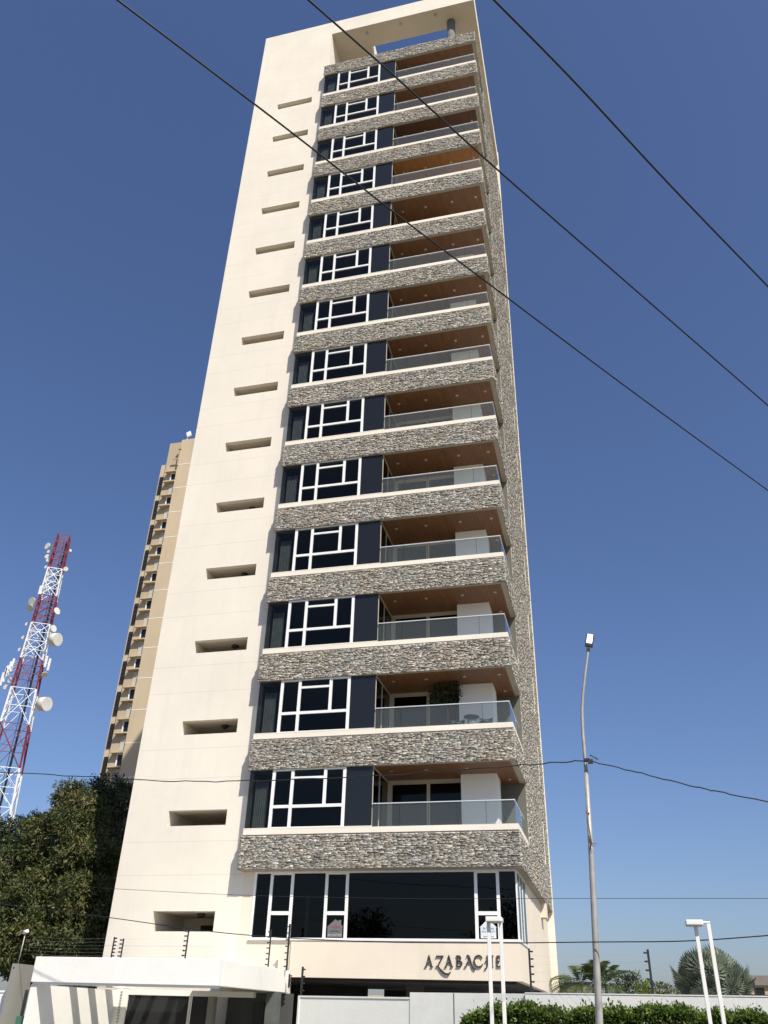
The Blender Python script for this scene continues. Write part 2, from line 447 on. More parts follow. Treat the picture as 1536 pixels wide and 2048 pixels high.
def lumpy(lobes, n=7, k=.5):
    out = []
    for l in lobes:
        out.append((l[0], l[1], l[2], l[3]*.72, l[4]*.72, l[5]*.72))
        for i in range(n):
            d = Vector((random.gauss(0, 1), random.gauss(0, 1)-.3, random.gauss(0, 1)+.2)).normalized(); q = random.uniform(.28, k)
            out.append((l[0]+d.x*l[3]*.78, l[1]+d.y*l[4]*.78, l[2]+d.z*l[5]*.78, l[3]*q, l[4]*q, l[5]*q*.85))
    return out
def crown(lobes, nclump, per, size, cr, asp=0.4, fill=0.55):
    """clumps of leaves near the surface of each lobe (cx,cy,cz,rx,ry,rz)"""
    vol = np.array([(l[3]*l[4]+l[3]*l[5]+l[4]*l[5]) for l in lobes]); vol = vol/vol.sum()
    idx = RNG.choice(len(lobes), nclump, p=vol); Lb = np.array(lobes)[idx]
    d = RNG.normal(0, 1, (nclump, 3)); d /= np.linalg.norm(d, axis=1)[:, None]
    r = 1 - fill*RNG.random(nclump)**1.8 + RNG.normal(0, 0.04, nclump)
    C = Lb[:, :3] + d*Lb[:, 3:]*r[:, None]
    keep = np.ones(nclump, bool)
    for i, l in enumerate(lobes):
        q = (((C-np.array(l[:3]))/np.array(l[3:]))**2).sum(1)
        keep &= ~((q < 0.55) & (idx != i))
    C, d = C[keep], d[keep]; k = len(C)
    tb = RNG.beta(2, 2, k)*0.6 + (RNG.random(len(lobes))**1.5*.4)[idx[keep]]
    Cl = np.repeat(C, per, axis=0) + RNG.normal(0, cr, (k*per, 3))*np.array([1, 1, 0.7])
    dl = np.repeat(d, per, axis=0)
    tn = np.clip(np.repeat(tb, per) + RNG.normal(0.08, 0.14, k*per), 0, 1)
    return leaves(Cl, dl, size, asp, tn)

def limbs(base, lobes, r0, fork, seed=1):
    rd = random.Random(seed); mb = MB()
    base = Vector(base); f = base + Vector((rd.uniform(-.3, .3), rd.uniform(-.3, .3), fork))
    mb.tube([base, base.lerp(f, .5)+Vector((rd.uniform(-.1, .1),)*3), f], [r0*1.15, r0*0.9, r0*0.75], 10)
    for l in lobes:
        c = Vector(l[:3]); m = f.lerp(c, .55) + Vector((rd.uniform(-.5, .5), rd.uniform(-.5, .5), rd.uniform(-.2, .6)))
        mb.tube([f-Vector((0, 0, .2)), m, c], [r0*0.5, r0*0.28, r0*0.12], 7)
        for k in range(5):
            e = c + Vector([rd.uniform(-.75, .75)*l[3+i] for i in range(3)])
            mb.tube([m.lerp(c, rd.uniform(.2, .9)), c.lerp(e, .5)+Vector((0, 0, rd.uniform(0, .3))), e], [r0*0.14, r0*0.08, r0*0.03], 5)
    return mb
def tree(name, label, base, lobes, nclump, per, size, cr, leafm, r0=0.3, fork=2.0, seed=1, group=None, fill=0.55, asp=0.4):
    root = empty(name, base); tag(root, label, 'tree', group)
    bx = np.array(base)
    V, F, T = crown(lobes, nclump, per, size, cr, asp, fill)
    np_mesh('crown', V-bx, F, T, leafm, root)
    rel(limbs(base, lobes, r0, fork, seed), root).build('trunk', M['bark'], root)
    return root

# ------------------------------------------------------------------ ground
def ground_sheet(name, poly, z, m):
    mb = MB(); mb.v = [(x, y, z) for x, y in poly]; mb.f = [tuple(range(len(poly)))]; mb.sm = [False]
    o = mb.build(name, m); o['kind'] = 'structure'; return o
ground_sheet('ground', [(-1500, -1500), (1500, -1500), (1500, 1500), (-1500, 1500)], GZ, M['soil'])
# street line runs parallel to the perimeter wall
WD = Vector((0.950, -0.312, 0)).normalized(); WN = Vector((-WD.y*-1, 0, 0))
WN = Vector((WD.y, -WD.x, 0))            # towards the street (-y side)
WA = Vector((-5.4, 24.4, 0))
def wl_pt(s, off=0, z=0.0):
    p = WA + WD*s + WN*off; return Vector((p.x, p.y, z))
def strip(name, o0, o1, z, m, kind='structure'):
    a, b, c, d = wl_pt(-80, o0), wl_pt(80, o0), wl_pt(80, o1), wl_pt(-80, o1)
    return ground_sheet(name, [(a.x, a.y), (b.x, b.y), (c.x, c.y), (d.x, d.y)], z, m)
strip('verge', 0.3, 3.0, GZ+0.12, M['grass'])
mbp = MB()
for o0, o1, z1, nm, m in ((3.0, 7.0, GZ+0.14, 'pavement', M['pave']),):
    mbp.obox((wl_pt(0, (o0+o1)/2, GZ+0.07)), WD*80, WN*(o1-o0)/2, Vector((0, 0, 0.07)))
    x = mbp.build(nm, m); x['kind'] = 'structure'
strip('road', 7.1, 17.0, GZ+0.008, M['asphalt'])
mbl = MB(); mbl2 = MB()
for i in range(-10, 11):
    p = wl_pt(i*7, 12, GZ+0.012); mbl.obox(p, WD*1.5, WN*0.06, Vector((0, 0, 0.002)))
x = mbl.build('road_marking', M['white_paint']); x['kind'] = 'structure'
ground_sheet('forecourt', [(-30, 28), (-30, 60), (8, 60), (8, 20.4), (-5, 25.5)], GZ+0.02, M['pave'])

# ------------------------------------------------------------------ THE TOWER
D = 28.04; XL = -12.22; XR = -2.66; ZS = 5.457; H = 3.3; ZB = 1.281; SH = 0.23; NF = 14
WY = D+0.50                      # plane of the cream wall and of the podium glazing
YB = 41.0; YF = 40.82; YR = 31.32
TOP = 57.33; SOF = 55.9; XT = -16.97
T = empty('apartment_tower', (-9.0, 34.0, GZ))
tag(T, 'tall cream apartment tower with grey stone bands, wood ceiling balconies and slit openings', 'building')
def each(boxes, name, m, parent=None):
    out = None
    for b in boxes:
        q = MB(); q.box(*b); out = part(q, name, m, parent)
    return out
def part(mb, name, m, parent=None, label=None, bevel=0):
    o = rel(mb, T).build(name, m, T if parent is None else None, bevel)
    if parent is not None: o.parent = parent
    if label: o['label'] = label
    return o
# cream slab wall with slit openings
SX0, SX1 = -15.34, -13.05
mb = MB()
slit = []
for k in range(NF+1):
    zt = 2.955 + H*k; zb_ = zt-0.535 if k else 2.955-0.62
    slit.append((zb_, zt))
z = GZ
for zb_, zt in slit:
    mb.box(SX0, SX1, WY, WY+0.22, z, zb_); z = zt
mb.box(SX0, SX1, WY, WY+0.22, z, TOP)
mb.box(XT, SX0, WY, YB, GZ, TOP)                 # left mass
mb.box(SX1, -12.15, WY, YB, GZ, TOP)             # right mass
mb.box(SX0, SX1, WY+2.4, YB, GZ, TOP)            # core behind the stair landings
part(mb, 'wall', M['cream'])
each([(SX0, SX1, WY+0.22, WY+2.4, zt, zt+0.35) for zb_, zt in slit], 'landing_slab', M['soffit'])
for i, (zb_, zt) in enumerate(slit):
    if i in (1,): 
        continue
    mb = MB(); c = Vector((-13.9, WY+0.75, zt))
    mb.tube([c, c-Vector((0, 0, .05)), c-Vector((0, 0, .13))], [.13, .16, .06], 14)
    part(mb, 'ceiling_lamp', M['black'])
each([(-14.6, -13.5, WY+2.3, WY+2.39, 5.0, 6.0), (-14.6, -13.4, WY+2.3, WY+2.39, 1.6, 2.72)], 'landing_door', M['interior_dark'])

# roof slab (frame) with an open slot, its column, the rear penthouse
mb = MB()
S0, S1, SY0, SY1 = -9.8, -4.62, 29.97, 37.0
mb.box(-12.15, XR+0.0, WY, SY0, SOF, TOP)
mb.box(-12.15, S0, SY0, YB, SOF, TOP)
mb.box(S1, XR, SY0, YB, SOF, TOP)
mb.box(S0, S1, SY1, YB, SOF, TOP)
part(mb, 'roof_slab', M['cream'])
mb = MB(); mb.box(-12.15+0.004, XR-0.0, WY+0.004, SY0-.004, SOF-0.006, SOF+0.01)
mb.box(-12.146, S0-.004, SY0, YB-.01, SOF-0.006, SOF+.01); mb.box(S1+.004, XR, SY0, YB-.01, SOF-.006, SOF+.01)
part(mb, 'roof_soffit', M['soffit'])
each([(S0-.16, S0-.02, SY0+0.9, YB, 51.4, SOF-.007), (-12.14, S0-.16, 38.0, 38.2, 51.4, SOF-.007), (S1, XR-.3, 38.0, 38.2, 51.4, SOF-.007)], 'penthouse_wall', M['white_wall'])
mb = MB(); mb.tube([(-4.32, 29.62, 51.3), (-4.32, 29.62, SOF)], 0.27, 24)
part(mb, 'roof_column', M['column_grey'])
for px, py in ((734, 65), (801.6, 47.6), (870.8, 29.3)):
    c = atz(px, py, SOF); mb = MB(); mb.tube([(c.x, c.y, SOF+0.02), (c.x, c.y, SOF-.05)], 0.11, 14)
    part(mb, 'soffit_lamp', M['galv'])

# rear fin on the right
mb = MB(); mb.box(XR-1.2, XR+0.035, YF, YB, GZ, TOP)
part(mb, 'side_fin', M['cream'])

# stone side wall with thin cream slit windows
ZLO = ZS-ZB
mb = MB()
mb.box(XR-0.30, XR-0.03, YR, YF-0.002, ZLO, 51.38)
part(mb, 'side_wall', M['grey_wall'])
arrs = []
zcur = ZLO
WYA, WYB = 38.45, 38.72
def side_stone(y0, y1, z0, z1):
    arrs.append(stone_arrays((XR-0.03, y0, 0), (0, 1, 0), (1, 0, 0), y1-y0, z0, z1, lmin=0.08, lmax=0.30, hmin=0.038, hmax=0.07))
for k in range(NF):
    a = ZS+k*H+0.36; b = a+1.75; c = ZS+(k+1)*H
    lo = ZLO if k == 0 else ZS+k*H+0.02
    side_stone(YR, YF-.01, lo, a)
    side_stone(YR, WYA, a, b); side_stone(WYB, YF-.01, a, b)
    side_stone(YR, YF-.01, b, c-ZB-0.01 if False else c)
side_stone(YR, YF-.01, ZS+NF*H+.02, 51.38) if ZS+NF*H+.02 < 51.3 else None
V, F, Tn = merge(arrs)
so_ = np_mesh('stone_cladding', V-np.array(T.location), F, Tn, M['stone'], T)
each([(XR-0.05, XR+0.0, WYB-.05, WYB+.03, ZS+k*H+.36, ZS+k*H+.36+1.75) for k in range(NF)], 'slit_reveal', M['sill'])

# floors
frame0 = None
shared = {}
def dup_part(key, k, builder, parent=None):
    """build for floor 0, afterwards share the mesh and shift up"""
    if key not in shared:
        shared[key] = builder(); o = shared[key]
        o.location.z += k*H if o.parent is T else 0
        shared[key+'_k'] = k
        return o
    s = shared[key]; o = s.copy(); COL.objects.link(o)
    if parent is not None: o.parent = parent
    else:
        o.location.z = s.location.z + (k-shared[key+'_k'])*H
    return o
FL = ZS-0.18                      # balcony floor level for k=0
CE = ZS+H-ZB                      # ceiling over storey 0
PX = -7.61                        # line between the glazed bay and the balcony
for k in range(NF):
    dz = k*H
    z0 = ZS-ZB+dz; zt = ZS-SH+dz; zs = ZS+dz
    # slab body behind the stone
    mb = MB()
    mb.box(XL+0.01, XR-0.03, D+0.03, YF-.003 if False else 38.0, z0+0.004, FL+dz)
    mb.box(XL+0.03, XR-0.05, D+0.04, D+0.30, FL+dz, zt-0.002)       # parapet front
    mb.box(XR-0.30, XR-0.05, D+0.30, YR-.002, FL+dz, zt-0.002)       # parapet side
    part(mb, 'floor_slab', M['grey_wall'])
    a1 = stone_arrays((XL, D+0.03, 0), (1, 0, 0), (0, -1, 0), XR-XL, z0, zt)
    a2 = stone_arrays((XR-0.03, D, 0), (0, 1, 0), (1, 0, 0), YR-D, z0, zt, hmin=.04, hmax=.075)
    a3 = stone_arrays((XL+0.03, D, 0), (0, 1, 0), (-1, 0, 0), 0.50, z0, zt)
    V, F, Tn = merge([a1, a2, a3])
    band = np_mesh('stone_band', V-np.array(T.location), F, Tn, M['stone'], T)
    def sill():
        mb = MB(); e = 0.05
        mb.box(XL+0.07, XR-0.045, D+0.03, D+0.34, ZS-SH, ZS); mb.box(XR-0.34, XR-0.045, D+0.34, YR-.003, ZS-SH, ZS)
        mb.box(XL+0.07, PX+.02, D+0.026, D+0.33, ZS+.001, ZS+0.035)
        return part(mb, 'sill', M['sill'], parent=band)
    if k == 0: sill0 = sill()
    else:
        c = sill0.copy(); COL.objects.link(c); c.parent = band; c.location.z = k*H

    # soffit border under the next band + wood ceiling
    if k == 0:
        mb = MB(); b0, b1 = CE-0.004, CE+0.003
        mb.box(XL+.005, XR-.035, D+.035, D+0.16, b0, b1); mb.box(XR-0.22, XR-.035, D+0.16, YR-.003, b0, b1)
        bo = part(mb, 'soffit_border', M['border'])
        mb = MB(); mb.box(PX+0.02, XR-0.22, D+0.16, YR-0.003, CE-0.03+.022, CE+0.0005)
        ceil0 = part(mb, 'balcony_ceiling', M['wood'])
        for (x, y) in ((-7.13, 28.92), (-5.88, 28.90), (-4.45, 28.88), (-3.18, 28.86), (-3.18, 30.66)):
            mb = MB(); mb.tube([(x, y, CE-.005), (x, y, CE-.020)], 0.065, 14)
            part(mb, 'downlight', M['off_frame'], parent=ceil0)
        # window frame
        mb = MB(); fy0, fy1 = D+0.07, D+0.15
        zb0, zt0 = ZS+0.035, CE-0.004; w = 0.055
        def vb(x, a, b, ww=w): mb.box(x-ww, x+ww, fy0, fy1, a, b)
        def hb(x0, x1, zc, ww=0.04): mb.box(x0, x1, fy0, fy1, zc-ww, zc+ww)
        vb(-11.22, zb0, zt0); vb(-8.61, zb0, zt0)
        vb(-10.52, zb0, zt0-.0); vb(-9.31, ZS+.79, zt0)
        hb(-11.165, -10.575, ZS+.74, .05); hb(-10.465, -8.665, ZS+.74, .05)
        hb(-10.465, -9.365, ZS+1.70); hb(-11.165, -10.575, zt0-.035, .03); hb(-9.255, -8.665, zt0-.035, .03)
        hb(-10.465, -9.365, zt0-.02, .018)
        mb.box(-11.165, -10.575, fy0+.01, fy1-.01, zb0, zb0+.03); mb.box(-10.465, -8.665, fy0+.01, fy1-.01, zb0, zb0+.03)
        win0 = part(mb, 'window', M['white_frame'])
        mb = MB()
        mb.box(XL+0.075, -11.275, D+.10, D+.112, ZS+.036, CE-.005)
        mb.box(-11.165, -8.665, D+.10, D+.112, ZS+.066, CE-.006)
        mb.box(XL+0.075, XL+.087, D+.115, WY+.0, ZS+.036, CE-.005)
        part(mb, 'glass', M['glass'], parent=win0)
        mb = MB(); mb.box(-8.555, PX, D+.095, D+.13, ZS+.036, CE-.005)
        part(mb, 'dark_panel', M['panel'], parent=win0)
        mb = MB()                                              # pleated curtain behind the narrow left pane
        xs = np.linspace(-11.98, -11.50, 15)
        for i in range(14):
            ya = D+.36+(.03 if i % 2 else 0); yb = D+.36+(0 if i % 2 else .03)
            n = len(mb.v); mb.v += [(xs[i], ya, ZS-.2), (xs[i+1], yb, ZS-.2), (xs[i+1], yb, CE-.35), (xs[i], ya, CE-.35)]
            mb.f.append((n, n+1, n+2, n+3)); mb.sm.append(False)
        part(mb, 'curtain', M['curtain'], parent=win0)
        # room behind
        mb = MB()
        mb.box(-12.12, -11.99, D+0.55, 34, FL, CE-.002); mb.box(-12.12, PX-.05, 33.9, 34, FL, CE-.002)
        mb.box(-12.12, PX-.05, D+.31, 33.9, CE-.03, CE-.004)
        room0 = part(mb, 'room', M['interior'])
        # glass return beside the balcony
        mb = MB(); mb.box(PX-.03, PX+.02, D+.14, D+.17, FL, CE-.01); mb.box(PX-.035, PX+.025, D+1.02, D+1.06, FL, CE-.01); mb.box(PX-.035, PX+.03, D+.17, 30.25, CE-.06, CE-.01)
        ret0 = part(mb, 'balcony_screen', M['off_frame'])
        mb = MB(); mb.box(PX-.012, PX, D+.17, 30.24, FL, CE-.061)
        part(mb, 'glass', M['glass_dark'], parent=ret0)
        # sliding door
        mb = MB(); y0, y1 = 30.25, 30.33
        mb.box(-7.60, -4.80, y0, y1, CE-.16, CE-.01)
        for xa, xb in ((-7.60, -7.42), (-6.14, -6.02), (-4.86, -4.80)): mb.box(xa, xb, y0, y1, FL, CE-.161)
        mb.box(-7.42, -6.14, y0+.01, y1-.01, FL, FL+.06); mb.box(-6.02, -4.86, y0+.01, y1-.01, FL, FL+.06)
        door0 = part(mb, 'sliding_door', M['off_frame'])
        mb = MB(); mb.box(-7.42, -6.14, y0+.03, y0+.045, FL+.06, CE-.161); mb.box(-6.02, -4.86, y0+.03, y0+.045, FL+.06, CE-.161)
        part(mb, 'pane', M['glass_dark'], parent=door0)
        mb = MB(); mb.box(-4.80, -3.53, 29.70, 30.75, FL, CE-.009)
        blk0 = part(mb, 'balcony_column', M['block_white'])
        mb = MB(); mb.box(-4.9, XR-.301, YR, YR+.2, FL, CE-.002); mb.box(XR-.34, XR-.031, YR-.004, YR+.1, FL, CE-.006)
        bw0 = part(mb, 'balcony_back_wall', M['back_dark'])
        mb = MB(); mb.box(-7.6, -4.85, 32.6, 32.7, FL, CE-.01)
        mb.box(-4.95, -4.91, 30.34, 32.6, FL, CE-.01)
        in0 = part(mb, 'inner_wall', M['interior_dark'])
        # glass railing
        mb = MB(); g0, g1 = D+.085, D+.10
        xs = [PX+.03, -6.63, -5.66, -4.69, -3.74, -2.80]
        for a, b in zip(xs[:-1], xs[1:]): mb.box(a+.008, b-.008, g0, g1, ZS-.05, ZS+.735)
        ys = [D+.10, D+1.15, D+2.2, YR-.06]
        for a, b in zip(ys[:-1], ys[1:]): mb.box(-2.805, -2.79, a+.008, b-.008, ZS-.05, ZS+.735)
        rail0 = part(mb, 'glass_railing', M['rail_glass'])
        mb = MB(); mb.box(PX+.03, -2.785, g0-.018, g1+.018, ZS+.736, ZS+.765); mb.box(-2.82, -2.785, g1+.018, YR-.06, ZS+.736, ZS+.765)
        part(mb, 'handrail', M['rail_white'], parent=rail0)
        for xj in xs[1:-1]:
            mb = MB(); mb.box(xj-.006, xj+.006, g0, g1, ZS+.001, ZS+.735); part(mb, 'joint', M['black'], parent=rail0)
        proto = [bo, ceil0, win0, room0, ret0, door0, blk0, bw0, in0, rail0]
    else:
        for pr in proto:
            if pr is rail0 and k == 9: continue
            c = pr.copy(); COL.objects.link(c); c.parent = T; c.location.z = pr.location.z + dz
            for ch in pr.children:
                g = ch.copy(); COL.objects.link(g); g.parent = c
            if pr is ceil0 and k in (10, 11, 12, 13, 9):
                c.data = c.data.copy(); c.data.materials[0] = M['wood_light'] if k == 10 else (M['wood_dark'] if k == 11 else M['wood'])
# roof band
mb = MB(); zr0, zr1 = ZS+NF*H-ZB, ZS+NF*H-ZB+1.0
mb.box(XL+.01, XR-.03, D+.03, 38, zr0+.004, zr1-.3); mb.box(XL+.03, XR-.05, D+.04, D+.3, zr1-.3, zr1-.02)
part(mb, 'floor_slab', M['grey_wall'])
V, F, Tn = merge([stone_arrays((XL, D+0.03, 0), (1, 0, 0), (0, -1, 0), XR-XL, zr0, zr1), stone_arrays((XR-0.03, D, 0), (0, 1, 0), (1, 0, 0), YR-D, zr0, zr1),
                  stone_arrays((XL+0.03, D, 0), (0, 1, 0), (-1, 0, 0), .5, zr0, zr1)])
np_mesh('stone_band', V-np.array(T.location), F, Tn, M['stone'], T)
# lowest band soffit
mb = MB(); mb.box(XL+.02, XR-.04, D+.035, YF-.01, ZLO-.012, ZLO+.003)
part(mb, 'band_soffit', M['grey_wall'])
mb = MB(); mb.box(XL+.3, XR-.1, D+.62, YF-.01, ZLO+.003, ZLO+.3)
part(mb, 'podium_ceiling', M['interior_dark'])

# podium: glazing and the cream wall under it
PXL, PXR = -11.72, -2.90
mb = MB()
mb.box(-12.151, PXL, WY+.004, WY+.3, 1.1, ZLO-.013)                  # wall stub left of the glazing
mb.box(-10.25, PXR, WY-.05, WY+.2, 1.06, 2.10)
mb.box(-12.151, -10.25, WY+.003, WY+.2, GZ, 2.10)
mb.box(PXR-.2, PXR, WY+.2, 31.3, 1.06, 2.10)
mb.box(PXR-.2, PXR, 31.3, YF-.002, 1.06, ZLO-.013)
part(mb, 'podium_wall', M['podium'])
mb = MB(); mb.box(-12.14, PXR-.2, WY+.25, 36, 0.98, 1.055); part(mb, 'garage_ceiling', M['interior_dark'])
mb = MB(); mb.box(-11.74, PXR+.03, WY-.08, WY+.14, 2.101, 2.17); mb.box(PXR-.16, PXR+.03, WY+.14, 31.3, 2.101, 2.17)
part(mb, 'podium_sill', M['white_frame'])
mb = MB(); f0, f1 = WY-.02, WY+.06; zA, zB_ = 2.17, ZLO-.014
for x in (-11.11, -10.37, -9.17, -8.46, -4.21, -3.51): mb.box(x-.05, x+.05, f0, f1, zA, zB_-.06)
mb.box(-11.74, -11.66, f0, f1, zA, zB_-.06); mb.box(PXR-.05, PXR, f0, f1, zA, zB_-.06)
mb.box(-11.74, PXR, f0, f1, zB_-.06, zB_)
for a, b in ((-11.06, -10.42), (-9.12, -8.51), (-4.16, -3.56)): mb.box(a, b, f0, f1, 2.84, 2.95); mb.box(a, b, f0+.01, f1-.01, zB_-.10, zB_-.06)
for y in (29.4, 30.2, 31.25): mb.box(PXR-.06, PXR-.0, y, y+.06, zA, zB_)
mb.box(PXR-.06, PXR, f1, 31.25, zB_-.06, zB_)
pw = part(mb, 'podium_window', M['white_frame'])
mb = MB(); mb.box(-11.66, PXR-.05, WY+.015, WY+.03, zA, zB_-.06); mb.box(PXR-.03, PXR-.015, f1, 31.25, zA, zB_-.06)
part(mb, 'glass', M['glass_dark'], parent=pw)
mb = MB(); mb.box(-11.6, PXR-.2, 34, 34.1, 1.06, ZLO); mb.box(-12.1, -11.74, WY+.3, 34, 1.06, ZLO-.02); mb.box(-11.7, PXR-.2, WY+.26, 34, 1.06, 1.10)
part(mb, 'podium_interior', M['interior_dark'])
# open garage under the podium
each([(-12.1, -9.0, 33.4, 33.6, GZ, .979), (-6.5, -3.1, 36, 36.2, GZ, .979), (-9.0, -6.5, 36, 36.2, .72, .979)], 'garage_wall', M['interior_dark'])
each([(-7.0, -6.5, 31, 31.5, GZ, .979), (-4.4, -3.9, 31, 31.5, GZ, .979)], 'garage_pillar', M['interior'])
mb = MB(); mb.box(XR-1.2, PXR, 40.0, YF-.003, GZ, 1.05); part(mb, 'garage_pier', M['podium'])
# drip spout under the stone on the side
mb = MB(); mb.box(PXR-.02, PXR+.22, 37.2, 37.9, ZLO-.55, ZLO-.014); part(mb, 'drain_box', M['podium'])

# lettering
def stroke(mb, pts, w, y0, y1):
    """ribbon with width list, extruded"""
    P = [Vector((a, b)) for a, b in pts]
    if not hasattr(w, '__len__'): w = [w]*len(P)
    Lf, Rt = [], []
    for i, p in enumerate(P):
        d = (P[min(i+1, len(P)-1)]-P[max(i-1, 0)]).normalized(); n = Vector((-d.y, d.x))
        Lf.append(p+n*w[i]/2); Rt.append(p-n*w[i]/2)
    for i in range(len(P)-1):
        q = [Lf[i], Lf[i+1], Rt[i+1], Rt[i]]
        mb.prism([(v.x, v.y) for v in q], y0, y1, 'xz')
def curve(pts, n=6):
    out = []
    P = [pts[0]]+list(pts)+[pts[-1]]
    for i in range(1, len(P)-2):
        for j in range(n):
            t = j/n; a, b, c, d = P[i-1], P[i], P[i+1], P[i+2]
            out.append(tuple(0.5*((2*b[m])+(-a[m]+c[m])*t+(2*a[m]-5*b[m]+4*c[m]-d[m])*t*t+(-a[m]+3*b[m]-3*c[m]+d[m])*t**3) for m in (0, 1)))
    out.append(tuple(pts[-1])); return out
def L2(pts): # traced letter units -> metres on the wall
    return [(lambda p: (p.x, p.z))(at(840+x/5.12, 1700+y/5.12, WY-.08)) for x, y in pts]
ly0, ly1 = WY-.10, WY-.055
TH, TN = .029, .016
lt = []
def letter(strokes):
    mb = MB()
    for i, (pts, w) in enumerate(strokes):
        stroke(mb, L2(pts), w, ly0-.0012*i, ly1+.0006*i)
    lt.append(mb)
def foot(x, y=1193, l=12): return ([(x-l, y), (x+l, y)], .014)
letter([([(60, 1192), (93, 1078)], TN), ([(90, 1076), (122, 1192)], TH), ([(70, 1153), (108, 1153)], .018), foot(60), foot(120, l=14)])
letter([([(166, 1086), (240, 1086)], .028), ([(236, 1086), (182, 1190)], .036), ([(168, 1098), (168, 1082)], .014), ([(163, 1189), (192, 1189)], .016),
        (curve([(184, 1188), (215, 1228), (250, 1262), (285, 1272), (302, 1262), (313, 1247)]), [TH]*6+[.05]*14+[.045]*3+[.035]*3+[.028]*2+[.02]*3)])
letter([([(264, 1192), (297, 1078)], TN), ([(294, 1076), (327, 1192)], TH), ([(274, 1153), (313, 1153)], .018), foot(264), foot(325, l=14)])
letter([([(383, 1080), (383, 1193)], TH), (curve([(378, 1084), (405, 1085), (417, 1107), (405, 1130), (380, 1134)]), .026),
        (curve([(380, 1134), (414, 1138), (430, 1163), (412, 1189), (378, 1191)]), .03), ([(370, 1193), (392, 1193)], .014), ([(370, 1082), (392, 1082)], .014)])
letter([([(466, 1192), (506, 1096)], TN), (curve([(474, 1094), (486, 1078), (502, 1086), (518, 1130), (534, 1190), (550, 1216), (568, 1220)]), [.015]*6+[.03]*6+[TH]*20+[.03]*5)
        , ([(480, 1153), (522, 1153)], .018), foot(466)])
letter([(curve([(636, 1106), (620, 1086), (596, 1080), (566, 1098), (556, 1138), (570, 1180), (600, 1196), (626, 1188), (644, 1168)]), [.03]*8+[.036]*34+[.022]*7)])
letter([(curve([(692, 1080), (693, 1130), (692, 1172), (682, 1206), (660, 1220)]), [TH]*16+[.03]*5+[.02]*4), ([(668, 1137), (742, 1137)], .024),
        ([(740, 1080), (740, 1193)], TH), foot(740), ([(728, 1082), (752, 1082)], .014), ([(682, 1082), (704, 1082)], .014)])
letter([([(790, 1080), (790, 1193)], TH), ([(786, 1085), (826, 1085)], .022), ([(788, 1135), (818, 1135)], .018), ([(786, 1189), (832, 1189)], .024), ([(826, 1080), (826, 1098)], .014), ([(832, 1176), (832, 1192)], .014)])
for m_, ch_ in zip(lt, 'AZABACHE'):
    part(m_, 'letter', M['letter'], label='dark raised letter ' + ch_)

# for-sale notices in the podium window (own things)
def text_mesh(body, size, x, z, y, m, parent, name='lettering', wx=1.0, rot=None):
    cu = bpy.data.curves.new(name, 'FONT'); cu.body = body; cu.size = size; cu.align_x = 'CENTER'; cu.align_y = 'CENTER'; cu.extrude = 0.002
    to = bpy.data.objects.new(name, cu); COL.objects.link(to)
    bpy.context.view_layer.update()
    me = bpy.data.meshes.new_from_object(to); me.name = name
    COL.objects.unlink(to); bpy.data.objects.remove(to)
    me.materials.clear(); me.materials.append(m)
    o = bpy.data.objects.new(name, me); COL.objects.link(o)
    o.location = (x, y, z); o.rotation_euler = rot or (R(90), 0, 0); o.scale = (wx, 1, 1); o.parent = parent
    return o
M['board_dim'] = simple('board_dim', (0.15, 0.14, 0.15), .6, .2, 6)
M['board_white'] = simple('board_white', (0.70, 0.72, 0.74), .5, .05, 6)
M['ink_red'] = simple('ink_red', (0.35, 0.05, 0.06), .6, .1, 5)
M['ink_pale'] = simple('ink_pale', (0.5, 0.5, 0.52), .6, .1, 5)
M['ink_teal'] = simple('ink_teal', (0.05, 0.16, 0.18), .6, .1, 5)
def notice(x, z, w, h, board, label, lines, chimney):
    y = WY-.006
    r = empty('for_sale_notice', (x, y, z)); tag(r, label, 'sign')
    poly = [(-w/2, 0), (w/2, 0), (w/2, h*.55), (w*.56, h*.55)]
    poly += ([(w*.40, h*.72), (w*.40, h*.95), (w*.22, h*.95), (w*.22, h*.86)] if chimney else [])
    poly += [(0, h), (-w*.56, h*.55), (-w/2, h*.55)]
    mb = MB(); mb.prism(poly, -.004, .004, 'xz'); mb.build('board', board, r)
    for body, sz, zz, m in lines: text_mesh(body, sz, 0, zz, -.006, m, r)
    return r
n1 = notice(-8.81, 2.20, .50, .52, M['board_dim'], 'dim house-shaped for-sale notice in the second narrow podium window', [('Vende', .12, .31, M['ink_red']), ('0414 6371949', .078, .06, M['ink_pale']), ('Susan Ruiz', .07, .17, M['black'])], True)
n2 = notice(-3.86, 2.20, .48, .54, M['board_white'], 'white house-shaped for-sale notice in the narrow window behind the slim lamp posts', [('Se Vende', .09, .27, M['ink_teal']), ('0414 6361077', .07, .18, M['ink_teal']), ('inmobiliaria', .07, .05, M['ink_teal'])], False)

